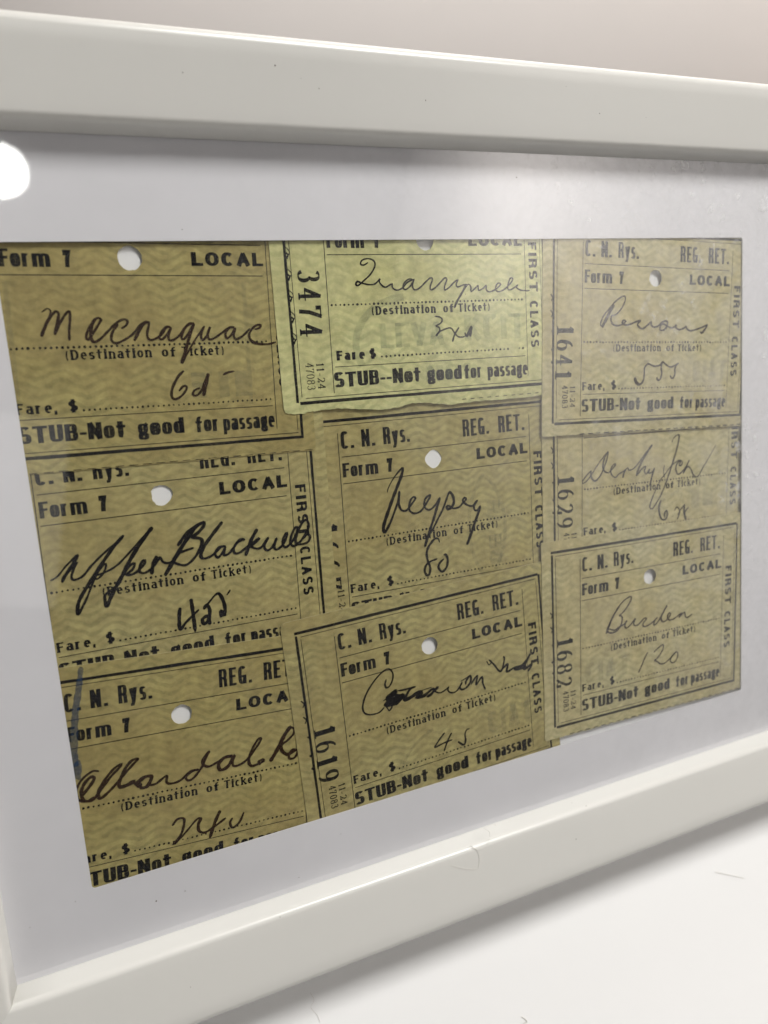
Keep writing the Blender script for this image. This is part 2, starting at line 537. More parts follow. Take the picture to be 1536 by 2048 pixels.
def write(ink, text, style, cap, length, origin, rot=0, z=.006, squash_words=None, bold=1.0):
    """draw text with its baseline starting at origin; stretched to the given length"""
    wd, tw, th, gap, pw, sf = STYLE[style]
    tw, th = tw*bold, th*bold
    spots, total = layout(text, style)
    kx = length/(total*cap)
    cr, sr = math.cos(R(rot)), math.sin(R(rot))

    def T(x, y):
        x, y = x*cap*kx, y*cap
        return (origin[0]+x*cr-y*sr, origin[1]+x*sr+y*cr)
    for gi, (ch, x0, gw) in enumerate(spots):
        g = G[ch]
        ttw = min(tw, gw)
        if ch in '()':
            ttw = tw*.62
        ins = ttw if ch not in '-()' else 0
        jy = random.uniform(-.012, .012)
        jr = random.uniform(.94, 1.08)

        def mp(p):
            if p[0] == 'e':
                p = arcpt(p, pw)
            return (x0+ins/2+p[0]*(gw-ins), th/2+p[1]*(1-th)+jy)
        for si, s in enumerate(g[1]):
            pts = [mp(p) for p in s]
            if ch in '.,' and si == 0:
                pts = [(x0+gw/2, 0), (x0+gw/2, tw*1.0)]
            # square the ends of straight strokes
            for a, b in ((0, 1), (-1, -2)):
                dx, dy = pts[a][0]-pts[b][0], pts[a][1]-pts[b][1]
                l = math.hypot(dx, dy)
                if s[a][0] != 'e' and l > 1e-6:
                    e = th/2*abs(dy/l)+ttw/2*abs(dx/l)
                    if ch in '.,-':
                        e = 0
                    if abs(dx/l) > .15 and abs(dy/l) > .15:
                        e *= .6
                    pts[a] = (pts[a][0]+dx/l*e, pts[a][1]+dy/l*e)
            loc = [T(*p) for p in pts]
            sk = [cap*kx, cap]

            def half(i, d, pts=pts, loc=loc):
                # local direction before rotation
                j0, j1 = max(0, i-1), min(len(pts)-1, i+1)
                dx, dy = (pts[j1][0]-pts[j0][0])*kx, pts[j1][1]-pts[j0][1]
                l = math.hypot(dx, dy) or 1
                return .5*cap*jr*math.hypot(ttw*kx*dy/l, th*dx/l)
            ink.ribbon(loc, z+.004*si+.012*(gi % 2), half)
        if sf:
            for (sx, sy) in g[2]:
                px, py = mp((sx, sy))
                yy = py - th/2 if sy <= 0 else py + th/2
                yy += th*.45*(1 if sy <= 0 else -1)
                l0 = sf*wd*1.35
                ink.ribbon([T(px-l0, yy), T(px+l0, yy)], z+.009+.012*(gi % 2), lambda i, d: .5*cap*th*1.15)


def dots(ink, x0, x1, y, n, r, skip=()):
    for i in range(n):
        if i in skip:
            continue
        ink.disc(x0+(x1-x0)*i/(n-1)+random.uniform(-.04, .04), y+random.uniform(-.04, .04), r*random.uniform(.75, 1.15), .006)


def smooth_pen(pts):
    """Catmull-Rom through traced pen points, widths eased"""
    out = []
    n = len(pts)
    for i in range(n-1):
        p0, p1, p2, p3 = pts[max(0, i-1)], pts[i], pts[i+1], pts[min(n-1, i+2)]
        d = math.hypot(p2[0]-p1[0], p2[1]-p1[1])
        m = max(2, min(9, int(d/.22)))
        for k in range(m):
            t = k/m
            q = []
            for c in (0, 1):
                a, b, cc, dd = p0[c], p1[c], p2[c], p3[c]
                q.append(.5*((2*b)+(-a+cc)*t+(2*a-5*b+4*cc-dd)*t*t+(-a+3*b-3*cc+dd)*t**3))
            out.append((q[0], q[1], p1[2]+(p2[2]-p1[2])*t))
    out.append(pts[-1])
    return out


def pen(ink, text, wd, z0, taper=True):
    for si, st in enumerate(text.replace('\n', '').split(';')):
        pts = []
        for tok in st.split():
            v = [float(a) for a in tok.split(',')]
            pts.append((v[0], v[1], v[2] if len(v) > 2 else 1.0))
        P = smooth_pen(pts)
        n = len(P)
        ph = random.uniform(0, 6)

        def half(i, d):
            e = min(1, .55+.22*min(i, n-1-i)) if taper else 1
            down = 1+.18*abs(d[1])
            return .5*wd*P[i][2]*e*down*(1+.09*math.sin(i*.9+ph)+.06*math.sin(i*2.3+ph*2))
        ink.ribbon([(a, b) for a, b, c in P], z0+.006*si, half, .0002)


# ------------------------------------------------------------------ measured ticket poses and pen strokes (ticket space, mm)
FIT={
'T9':(153.812,-100.353,-0.02508,0.9922,-0.34),
'T3':(156.452,-27.606,-0.05470,0.9810,-0.34),
'T8':(92.149,-104.608,0.03726,1.0064,-0.51),
'T5':(95.439,-63.553,-0.00608,0.9953,-1.02),
'T2':(95.988,-15.406,-0.00785,0.9975,-0.51),
'T4':(37.713,-64.191,-0.01036,1.0086,-0.85),
'T7':(35.140,-108.441,-0.06137,1.0007,-0.68),
'T1':(36.980,-21.227,-0.02598,1.0031,-0.68),
'T6':(156.428,-61.353,-0.03325,0.9988,-0.85),
}
PEN={
'T1':{'name':'-31.02,8.81,0.6 -30.6,9.08,0.6 -30.04,9.43,0.6 -29.56,9.07,0.6 -29.78,8.25,0.6 -30.6,6.75 -31.49,4.7,1.5;-31.49,4.7 -30.31,7.02 -29.23,8.51 -28.66,8.92 -28.31,8.5 -28.66,6.99,1.3 -29.32,4.93,1.3;-29.32,4.93 -28.38,6.71 -27.27,8.35 -26.5,8.89 -26.57,7.5 -26.91,5.56 -27.04,3.89;-22.55,7.29 -23.65,5.91 -24.21,4.52 -23.99,3.95 -23.23,4.77 -21.94,6.58 -21.44,7.41 -21.96,7.7 -22.7,7.15,1.3 -23.26,5.76,1.3 -23.42,4.21,1.3 -22.95,3.55,1.3 -21.94,4.03 -20.41,5.41 -18.88,6.8 -17.57,7.4 -16.96,7.05 -17.25,6.34 -18.15,5.79;-18.62,6.65,1.1 -19.75,5.11,1.1 -20.02,3.84,1.1 -19.39,3.25,1.1 -18.09,3.64 -16.29,4.74 -14.7,6.43 -13.5,6.99;-14.15,6.77,1.3 -15.1,5.29,1.3 -16.12,3.59,1.3;-15.76,4.3 -14.75,5.86 -13.51,6.84 -13.27,6.4 -13.7,4.97 -13.65,3.95 -12.96,3.64 -11.29,4.47 -10.29,5.76 -9.55,5.81 -10.28,5.91 -11.25,4.91 -11.63,3.9 -11.07,3.74 -10.1,4.74 -9.43,5.6 -9.98,4.44 -9.91,3.56 -9.18,3.54 -7.92,4.39 -6.91,5.69 -5.65,6.4 -5.2,6.39 -6.1,6.41 -7.1,5.25 -7.66,3.94 -7.25,3.63 -6.24,4.79 -5.21,6.3 -6.15,4.2,1.3 -7.14,1.56,1.3 -8.1,-0.78,1.5;-7.95,-0.79,0.8 -6.72,1.25,0.8 -5.33,3.29,0.8 -3.97,5.03,0.8 -3.36,5.76,0.8 -4.03,4.29 -3.81,3.39 -2.99,4.12 -2.23,5.74 -2.75,4.41 -2.58,3.51 -1.65,3.63 -0.03,4.64 1.45,5.57 2.38,5.49 1.44,5.51 0.58,4.48 0.81,3.57 1.64,4.15 2.52,5.34 2.11,4.14 2.51,3.37 3.82,3.94 5.35,5.27;6.29,5.1 7.28,5.38 7.47,5.84 6.84,5.94 5.83,5.26 5.09,4.06 5.48,2.98,1.3 6.72,2.4,1.3 8.64,2.28,0.9 10.29,2.6,0.9',
'fare':'-7.78,-2.14,1.2 -8.92,-3.13,1.2 -10.15,-5.16,1.2 -10.44,-6.65,1.2 -9.9,-7.28,1.2 -8.66,-6.74 -7.65,-5.59 -7.59,-5 -8.19,-4.96 -9.02,-5.82;-5.06,-5.43 -6.16,-5.82 -6.53,-6.56 -5.95,-6.83 -4.96,-6.04 -4.04,-4.26 -3.29,-2.78;-3.29,-2.78,1.5 -3.94,-4.88,1.5 -4.58,-6.97,1.5;-0.55,-3.21 0.42,-2.79,1.2 1.7,-2.61,0.7'},
'T2':{'name':'-28.08,10.88 -29.06,10.42 -29.73,10.62 -29.36,11.34 -28.02,11.66 -26.8,11.24 -26.62,10.25 -27.62,8.72 -29.31,7.35 -30.63,6.45 -31.08,6.68,1.3 -30.72,7.23,1.3 -29.66,6.88 -28.11,6.57 -26.82,6.74 -25.63,7.71 -25.89,7.29 -25.56,6.57 -24.64,5.99 -23.65,6.4 -23.05,6.58 -23.03,5.9 -22.1,5.37 -20.76,5.77 -19.53,6.89 -18.34,7.36 -19.33,7.46 -20.37,6.62 -20.6,5.76 -19.96,5.46 -18.75,6.3 -18.01,7.44 -18.43,6.15 -17.99,5.34 -16.8,5.69 -15.38,6.82 -14.15,7.67 -13.66,7.37 -14.25,6.07 -14.2,5.26 -13.09,5.7 -11.65,6.9 -10.75,7.62 -10.25,7.32 -10.85,6.01 -10.9,5.18 -9.84,5.63 -8.56,6.7 -7.67,7.13 -8.07,6.25 -7.76,5.71 -6.51,6.07 -5.45,6.2;-5.63,6.2,1.3 -6.59,4.74,1.3 -8.11,2.69,1.3 -8.71,1.52,1.3 -7.75,2.98,0.8 -5.65,5.76,0.8 -4.92,6.19,0.8 -4.5,5.59 -4.48,4.69 -3.56,5.27 -2.7,5.91 -2.62,4.95 -1.6,5.23 -0.67,5.87 -0.71,5.06 -0.02,4.53 1.64,5.01 2.97,6.04 2.25,6.3 1.66,5.31 2.16,4.54 3.83,4.96 5.75,6.45 6.16,7.2 5.61,7.36 5,6.31 4.76,5.1 5.68,4.92 7.39,5.81 7,5.36 7.91,4.78 9.4,4.6 10.53,4.61;-5.96,4.19,1.2 -5.85,4.12,1.2',
'fare':'-13.64,-0.16 -12.46,-0.38 -11.87,-0.91 -12.26,-1.63 -13.43,-2.18 -12.76,-2.51 -12.64,-3.26 -13.56,-4.26,1.4 -12.65,-3.41 -10.53,-2.74 -9.67,-2.93 -9.03,-3.86 -8.2,-4.65 -7.15,-4.78 -6.5,-4.57;-7.91,-2.7,1.2 -9.05,-4.16,1.2 -9.67,-5.63,1.2;-6.56,-3.81 -6.08,-4.59,1.8 -4.91,-2.82,1.8 -5.31,-4.77,1.8',
'torn':'-48.06,-17.86 -46.73,-18.05 -44.01,-18.09 -42.62,-17.87 -41.24,-17.87 -39.64,-17.81 -37.22,-17.7 -34.8,-17.93 -30.71,-18.34 -27.37,-18.72 -25.23,-18.66 -23.08,-18.56 -21.52,-18.1 -19.98,-17.9 -16.46,-18.1 -14.24,-18.51 -12,-18.92 -9.72,-18.94 -7.86,-18.84 -5.06,-18.77 2.1,-18.78 11.51,-18.78;-47.36,15.35 -48.06,-17.86'},
'T3':{'name':'-31.49,6.3,0.8 -31.91,7.04,0.8 -31.14,8.73,0.8 -29.56,10.44,0.8 -27.43,12.38,0.8 -25.55,13.48,0.8 -24.72,13.39,0.8 -24.83,12.22,0.8 -25.75,10.72,0.8 -27.09,9.42,0.8 -28.17,8.98,0.8 -28.66,8.98,0.8 -28.83,7.91 -28.26,6.96 -27.02,6.65 -25.66,6.88 -24.43,7.64 -24.99,7.91 -25.53,7.42 -24.83,6.89 -23.44,6.9 -21.78,7.45 -19.97,7.9 -20.79,7.03 -20.35,6.39 -19.21,5.96 -17.81,6.73 -16.56,7.61 -16.54,6.96 -15.8,6.42 -14.37,6.65 -12.96,7.65 -11.81,7.88 -11.35,7.45 -11.75,6.34 -12.6,5.67 -13.62,5.78 -13.64,6.55 -12.94,7.21 -11.47,6.67 -9.99,6.24 -8.83,6.69 -8.49,7.03 -8.67,6.36 -7.61,5.82 -6.13,6.16 -5.41,6.61 -5.08,6.05 -4.01,5.61 -2.21,5.85 0.2,6.54 1.55,7 1.13,6.21,1.2 -0.04,5.07,1.2 -0.67,5.41,1.2;-27.96,11.53,1.4 -29.27,9.6,1.4 -30.44,7.69,1.4 -31.49,6.2,1.4;-28.76,10.88,1.5 -29.93,8.75,1.5 -31.36,6.41,1.5;-30.59,5.69 -30.43,5.63',
'fare':'-21.27,-5.73,2 -20.81,-6.84,2 -19.65,-7.42,1.4 -18.54,-6.44 -18.31,-4.45 -18.21,-3.35 -17.23,-2.48 -16.36,-2.71 -15.19,-3.05 -13.46,-2.85 -12.61,-2.08 -11.41,-2.76 -9.91,-3.34 -8.15,-2.8 -7.33,-2.36;-12.75,-2.3 -13,-3.41 -12.8,-4.98 -13.19,-6.2 -13.91,-6.53 -14.37,-5.74,1.4;-7.86,-2.69 -8.56,-3.69 -8.51,-5.05 -9.21,-6.16 -10.13,-5.47,1.3'},
'T4':{'name':'-36.47,5.03,0.7 -35.19,5.64,0.7 -33.47,7.36,0.7 -31.46,8.87,1.2 -32.58,7.21,1.2 -34.01,5.45,1.2 -34.6,4.38,1.2;-34.6,4.38,0.9 -33.67,5.73,0.9 -31.77,7.59,0.9 -32.36,6.51,0.9 -32.88,5.26,0.9 -32.61,4.54,0.9 -31.03,4.95,0.9 -29.27,6.69,0.9 -26.85,8.67,0.9 -24.45,10.33,0.9 -23.05,11.48,0.9;-23.05,11.48,1.3 -25.19,9.43,1.3 -27.74,6.44,1.3 -30.32,3.15,1.3 -32.2,0.43,1.3 -32.64,-1.87,1.3 -30.95,0.54,0.8 -29.33,3.66,0.8 -28.17,5.5,0.8 -26.94,6.65,0.8 -26.86,5.96,0.8 -27.64,4.73,0.8 -28.66,4.05,0.8 -29.21,4.65,0.8 -27.29,5.02,0.8 -24.97,6,0.8 -22.85,7.72,0.8 -19.97,10.36,0.8 -17.81,12.27,0.8;-17.81,12.27,1.5 -19.65,10.31,1.5 -22.3,6.95,1.5 -24.27,3.84,1.5 -26.19,1.07,1.5 -27.57,-1.26,1.5 -27.74,-0.03 -27.47,0.95 -25.4,2.31 -23.52,4.74 -22.44,5.77 -21.79,5.84 -22.22,4.88 -23.44,4.04 -22.33,3.93 -20.95,4.67 -19.84,5.87 -20.12,6.26 -20.87,5.35 -21.01,4.16 -20.07,3.84 -18.67,4.65 -17.18,6.15;-17.61,6.74,1.4 -18.43,5.3,1.4 -18.98,3.31,1.4;-18.27,5.28 -17.16,6.32 -16.61,5.36 -15.65,5.04 -14.24,5.69 -12.65,7.9 -9.94,11 -8.12,12.08;-9.53,11.65,1.6 -12.24,8.54,1.6 -14.6,5.4,1.6 -16.57,2.74,1.6;-13.64,8.05,1.3 -11.35,10.5,1.3 -8.49,11.85,1.3 -8.39,11.14,1.3 -9.72,9.92,1.3 -10.8,9.38,1.3 -9.15,8.79,1.3 -9.09,7.72,1.3 -10.53,5.47 -12.37,4.17 -14.02,4.6 -14.77,5.42 -13.46,6.62 -10.68,7.25;-4.71,11.51,1.4 -6.66,9.49,1.4 -8.62,7.3,1.4 -9.48,5.66,1.4 -9.05,4.88 -7.46,5.17 -5.39,6.64 -4.69,6.53 -5.73,6.69 -6.72,5.59 -6.29,4.63 -5.34,5.38 -4.73,6.18 -5.03,4.97 -3.95,5.17 -2.16,7.05 -0.88,7.41 -1.76,7.53 -2.97,6.1 -2.9,5.01 -1.83,5.02 0.08,6.18;2,9.16,1.4 0.52,7.02,1.4 -0.84,4.15,1.4;-0.36,5.34 1.61,7.04 2.17,7.14 0.99,6.23 0.42,5.95 1.44,5.25 2.55,5.45 3.99,7.06 3.11,5.55 3.57,4.57 4.73,5.13 5.68,6.63 5.09,5.07 5.59,4.45 6.98,5.34 7.96,7.11 7.73,7.44 7.08,6.43 6.96,5.16 7.67,4.69 9.3,6.11 10.23,8.01 9.88,8.42 9.03,7.26 8.49,5.49 9.17,4.65 10.76,5.53 12.5,7.88 12.44,9.37 11.68,9.47 10.4,7.8 9.64,5.69 10.32,4.85 12.05,4.97 12.72,5.99 12.2,6.62 11.17,5.84',
'fare':'-14.45,-4,1.4 -14.79,-5.55,1.4 -14.91,-8.22,1.4 -13.58,-7.04 -10.95,-5;-12.25,-2.61,1.4 -12.16,-4.96,1.4 -12.1,-9.31,1.4;-10.1,-5.16,1.4 -9.32,-4.39,1.4 -8.92,-5.56,1.4 -9.28,-7.31,1.4 -10.23,-8.04,1.4 -10.48,-7.08,1.4 -9.38,-6.63,1.4 -9.15,-8.43,1.4;-9.32,-4.39,0.8 -7.57,-2.71,0.8 -6.69,-2.69,1.4 -6,-4.63,1.4 -6.01,-6.46,1.4 -6.78,-7.05,1.4 -6.69,-6.15,1.4 -5.91,-7.21,1.4;-5.32,-3.11,0.8 -4.51,-2.16,0.8'},
'T5':{'name':'-26.9,11.98,0.5 -26.8,12.61,0.5 -25.88,14.14,0.5 -24.57,15.63,0.7 -23.19,16.76,1.2 -23.01,16.37,1.2 -23.52,14.96,1.5 -24.58,12.88,1.5 -25.75,10.64,1.5 -27.17,7.69,1.6 -28.25,5.24,1.6 -28.45,3.97,1.6 -28.09,3.55,1.3 -27.2,4.72,1.3 -26.28,6.27 -24.85,9.23 -24.22,10.99 -24.16,11.82 -24.36,10.46,1.2 -24.45,9.17,1.2 -23.95,7.81 -22.95,7.49 -22.09,8.12 -20.77,9.44 -20.43,9.96 -20.81,10.28 -21.57,9.73 -22.08,8.3 -21.94,7.35 -20.97,6.66 -19.51,6.84 -18.41,7.82 -17.05,9.52 -16.79,10.15 -17.21,10.11 -18.09,9.47 -18.38,8.19 -18.03,7.3 -17.01,6.97 -15.69,7.84 -14.55,9.2;-14.43,9.38,1.3 -15.31,7.22,1.3 -16.32,4.7,1.3 -17.55,2.01,1.3 -18.8,-0.95,1.3 -17.83,1.1 -16.68,2.46 -15.28,4.55 -13.87,6.65 -12.9,8.61 -12.17,10.04 -11.74,10.08,1.3 -11.15,9.15,1.3 -11.03,7.8,1.3 -11.73,6.74,1.3 -12.61,6.48,1.3 -12.89,7.09,1.3 -12.35,7.21 -11.32,6.5 -9.81,6.58 -8.67,7.49 -7.88,8.06 -8.29,8.5 -8.74,8.08 -8.56,7.48 -7.42,6.65 -6.34,6.41 -5.53,7.08 -5.07,7.41 -5.9,6.36 -5.85,5.38 -5.08,5.28 -4.38,6.06 -4.9,4.67,1.4 -6.15,2.11,1.4 -7.16,-0.09,1.4 -8.28,-2.27,1.4',
'fare':'-15.2,-0.73,0.8 -15.46,0.17,0.8 -16.41,0.22,1.2 -17.76,-1.02,1.2 -18.49,-2.44,1.2 -18.4,-4.19,1.2 -17.89,-6.01,1.2 -18.2,-7.51,1.2 -18.84,-7.6,1.2 -19.29,-6.55,1.2 -18.79,-5.28,1.2 -17.58,-4.61 -15.97,-4.34;-14.33,-3.77,1.2 -13.9,-3.65,1.2 -13.42,-4.6,1.2 -13.64,-6.32,1.2 -14.57,-7.34,1.2 -15.21,-7.33,1.2 -15.79,-6.36,1.2 -15.51,-5.43,1.2 -14.28,-4.56,0.8'},
'T6':{'name':'-37.31,4.18,0.8 -37.02,5.09,0.8 -35.14,6.8,0.8 -34.71,6.88,0.8 -34.86,5.84,1.2 -33.71,4.51,1.2 -32.25,5.37 -31.08,7.16 -30.05,9.44 -29.61,11.25;-37.31,4.18,0.7 -36.3,4.56,0.7 -34.86,5.84,0.7 -32.24,8.91,0.7 -29.76,11.26,0.7 -30.78,9.74,1.1 -31.22,7.88,1.1 -30.79,6.66,1.1 -29.61,6.16,0.9 -28.43,6.94,0.9 -27.39,7.92,0.9 -27.84,8.08,0.9 -28.73,7.2,0.9 -28.72,5.77,0.9 -27.53,4.83,0.9 -26.34,5.56,0.9 -24.85,6.15,0.9 -23.65,6.82,0.9 -23.4,6.27,0.9 -22.13,6.4,0.9 -20.62,7.48,0.9 -18.19,9.94,0.9 -16.05,11.96,0.9;-24.25,6.58,1.2 -24.85,5.67,1.2 -25.14,4.49,1.2;-16.05,11.96,1.4 -17.88,9.92,1.4 -19.7,7.4,1.4 -20.9,4.84,1.4 -19.07,6.38 -18.09,6.66 -18.45,5.6 -17.82,4.81 -16.85,5.95 -17.05,4.99 -15.97,5.14 -15.35,5.94 -16.11,3.93,1.2 -16.7,1.77,1.2;-9.77,11.99,0.6 -9.16,13.17,0.6 -7.89,13.82,0.6 -7.41,13.54,1.2 -7.84,11.12,1.2 -9.37,7.04,1.2 -10.9,3.46 -12.75,-0.33 -14.61,-2.88 -15.85,-4.12 -16.64,-3.66 -16.19,-1.98 -14.66,0.84,0.7 -13.12,3.17,0.7 -12.02,4.06,0.7 -9.99,6.1,0.7 -7.45,7.38,0.7 -6.31,6.92,0.7 -6.62,6.02 -7.26,6.13 -6.8,7.2 -7.92,6.68 -8.37,5.23 -7.71,3.92 -6.42,4.31 -4.83,5.8;-12.06,6.65,0.6 -12.35,5.07,0.6 -12.01,3.31,0.6;-3.88,7.22 -4.82,5.67 -5.77,4 -4.5,5.52 -3.34,4.8 -2.65,3.48 -1.64,2.63 -0.49,3.16,0.8 0.79,4.95,0.8 2.73,7.32,0.6 4.99,10.43,0.6',
'fare':'-13.04,-2.17,1.4 -13.65,-3.73,1.4 -13.46,-5.75,1.4 -12.65,-7.22,1.2 -11.37,-7.23,1.2 -10.91,-6.02,1.2 -11.24,-5.11,1.2 -11.87,-5.92,1.2 -11.69,-6.94,1.2;-9.19,-6.79 -9.02,-6.94;-8.66,-5.51,0.9 -7.87,-4.59,0.9 -7.05,-5.18,0.9 -6.86,-6.21,0.9 -7.65,-7.77,0.9;-7.51,-6.65,0.9 -6.23,-5.01,0.9 -5.27,-4.22,0.9 -5.41,-5.1,1.5 -5.22,-6.64,1.5 -4.69,-8.23,1.5;-5.55,-6.61,0.8 -4.75,-5.68,0.8 -3.77,-5.02,0.8'},
'T7':{'name':'-31.44,9.59,0.9 -32.6,9.85,0.9 -34.41,8.78,0.9 -35.71,6.77,0.9 -35.43,4.73,0.9 -34.03,4.06,0.9 -32.66,4.73,0.9;-34.96,5.27,1.2 -33.39,6.89,1.2 -32.41,8.32,1.2 -32.96,8.78,1.2 -34.2,7.74,1.2 -34.91,5.92,1.2 -34.45,4.32,1.2 -33,4.15,1.2 -31.74,5.35 -29.49,7.99 -27.42,9.87 -27.7,10.1 -29.1,9.24 -31.03,7.01 -31.9,5.22,1.3 -31.53,4.13,1.3 -29.66,5.36 -27.43,7.53 -25.17,9.71 -24.05,10.64;-24.05,10.64,1.2 -25.43,10.44,1.2 -26.72,9.05,1.2 -27.94,6.64,1.2 -27.85,5.61,1.6 -26.64,5.67,1.6 -25.4,6.13,1.6 -26.04,5.6,1.6;-25.4,6.13 -24.26,4.95,2 -24.51,5.69,2 -23.23,6.58,1.4 -22,6.48,1.4 -22.22,5.5,1.4 -23.05,4.5,1.4 -24.28,4.52,1.4;-22.58,4.73 -21.18,4.75 -19.56,5.75 -19.02,5.8 -19.15,4.63 -18.4,4.12 -16.48,4.37 -14.47,5.82 -12.86,5.81 -13.83,5.85 -15.32,4.97 -15.05,4.04 -13.91,4.31 -12.19,6.19 -11.09,8.38 -10.56,9.14,1.2 -11.77,7.83,1.2 -11.83,6.8,1.2 -10.89,6.07 -9.22,6.52 -7.53,7.27 -5.85,7.44;-5.86,7.27,1.4 -7.53,7.27,1.4 -8.75,6.13,1.4 -8.48,4.84,1.4 -6.96,5.21,1.4 -5.53,7.2,1.4 -5.91,6.22 -5.79,5.13 -4.62,5.05 -2.88,5.92 -0.72,8.31 0.2,9.72 -0.49,9.69 -1.95,7.5 -2.56,5.5,1.2 -2.1,4.33,1.2 -0.72,4.38 0.51,4.83 0.35,5.23 -0.53,4.88 -0.22,4.09;6.74,11.28,1.6 5.25,9.6,1.6 3.55,6.7,1.6 1.88,4.36,1.6;5.62,9.88 6.72,10.92 7.41,10.25 7.01,9.24 5.55,8.09 4.47,7.59,1.4 4.59,6.13,1.4 5.79,5.15,1.4 6.89,6.01 7.94,5.42 7.17,4.12 6.1,4.17 6.14,5.07 7.59,5.68',
'fare':'-18.61,-4.87 -17.58,-3.72 -16.31,-3.87 -16.39,-5.43 -17.15,-7.35 -18.35,-8.63,1.6 -17.18,-7.88,0.8 -15.82,-6.64,0.8 -13.76,-4.68,0.8 -12.94,-4.71,1.2 -13.49,-5.81,1.2 -13.41,-7.26,1.2 -12.29,-7.9 -10.6,-7.26 -7.85,-5.8;-8.93,-3.92,1.3 -10.03,-5.97,1.3 -11.38,-9.39,1.3;-6.51,-6.13 -7.07,-7.08 -6.62,-8.28 -5.22,-7.54 -4.1,-5.47,0.8',
'crayon':'-33.17,30.65,0.8 -33.42,28.98,0.8 -34.05,25.52,1.1 -34.64,22.76,1.1 -35.04,19.96,1.1 -35.33,17.12,1.2 -35.63,13.55,1.2 -35.54,11.33,1.2',
'crayontip':'-34.89,8.69,0.3 -35.39,9.83,1.1 -35.45,10.73,1.4 -35.19,11.7 -34.73,12.62,0.3'},
'T8':{'name':'-26.69,13.11 -27.13,12.04,1.3 -26.92,11.24,1.3 -26.14,11.33 -25.21,12.7 -25.04,14.14 -25.68,15.2 -26.89,15.23 -29.19,13.79 -31.61,11.23,1.1 -32.83,8.63,1.1 -32.59,6.93,1.1 -31.18,6.14 -29.22,6.1 -27.9,6.91;-27.73,7.01,3 -26.5,8.3,3 -25.12,9.55,3 -24.47,9.82,3 -25.75,9.43,3 -27.25,8.51,3;-27.36,8.84,3.2 -25.61,8.04,3.2 -26.92,7.37,3.2 -25.1,7.15,3.2 -23.74,8.11,3.2 -25.21,8.83,3.2;-25.35,7.67,2.8 -23.78,7.82,2.8 -23.04,8.82,2.8;-24.17,9.73,1.3 -22.64,9.6,1.3 -20.14,9.51,1.3 -21.42,9.26,1.3 -22.91,7.27,2.4 -21.32,7.43,2.4 -19.35,8.08,2.4 -18.77,7.61,2.4 -19.79,7.05,2.4 -18.22,6.85,2.4 -16.19,7.8,1.4 -15.55,7.78,1.4 -16.32,6.62,1.4 -17.3,6.44,1.4 -16.29,6.91,1.4 -14.59,7.66 -14.72,8 -15.44,7.29 -14.08,6.45 -12.4,6.9 -11.87,7.21 -12.11,6.51 -11.38,5.69 -9.89,5.73 -8.39,7.33 -8.99,6.41,1.3 -8.56,5.67,1.3 -7.2,5.92,1.3 -6.07,7.16,1.3 -6.11,8.41,1.3 -7.21,7.47,1.3 -7.47,6.61,1.3;-27.06,6.21 -27.29,6.88 -26.64,7.14 -26.1,6.54 -26.8,5.84 -27.19,6.4;-8.75,7.74,0.7 -7.49,8.01,0.7 -6.09,8.56,0.7;-6.16,6.25,1.2 -4.31,7.92,1.2 -4.75,5.86,1.2 -3.08,7.28,1.2 -3,5.69,1.2 -2.49,3.98,1.2;-20.61,8.13,0.6 -17.42,8.3,0.6 -15.97,8.35,0.6;-28.02,8.43,0.6 -25.77,9.29,0.6 -24.16,9.88,0.6',
'note':'-1.48,10.75,0.7 -0.9,9.66,0.7 -0.16,10.25,0.7 -0.79,10.79,0.7 0.29,9.51,1.2 1.48,7.62,1.2 2.33,7.39,1.2 3.27,9.98,1.2 2.99,10.68,1.2;1.79,7.22,1.5 4.01,8.52,1.5 3.66,6.72,1.5 5.63,7.14,1.5 7.75,7.05,2.2 8.78,6.62,2.2 7.35,6.52,2.2 5.6,6.83,2.2;7.75,7.05,1.5 9.47,8.35,1.5 10.27,9.26,1.5 8.84,7.24,1.5 8.55,6.04,1.5 10.59,6.78,1.5 9.37,5.18,1.5',
'fare':'-14,-3.35,1.1 -15.62,-4.73,1.1 -16.76,-6.1,1.1 -14.75,-5.79,1.1 -12.25,-5.62,1.1;-12.23,-3.89,1.1 -13.39,-5.42,1.1 -14.63,-7.72,1.1;-7.59,-4.35,0.9 -8.26,-4.31,0.9 -8.86,-5.23,0.9 -8.86,-6.82,1.3 -9.46,-7.75,1.3 -10.85,-6.53,1.6'},
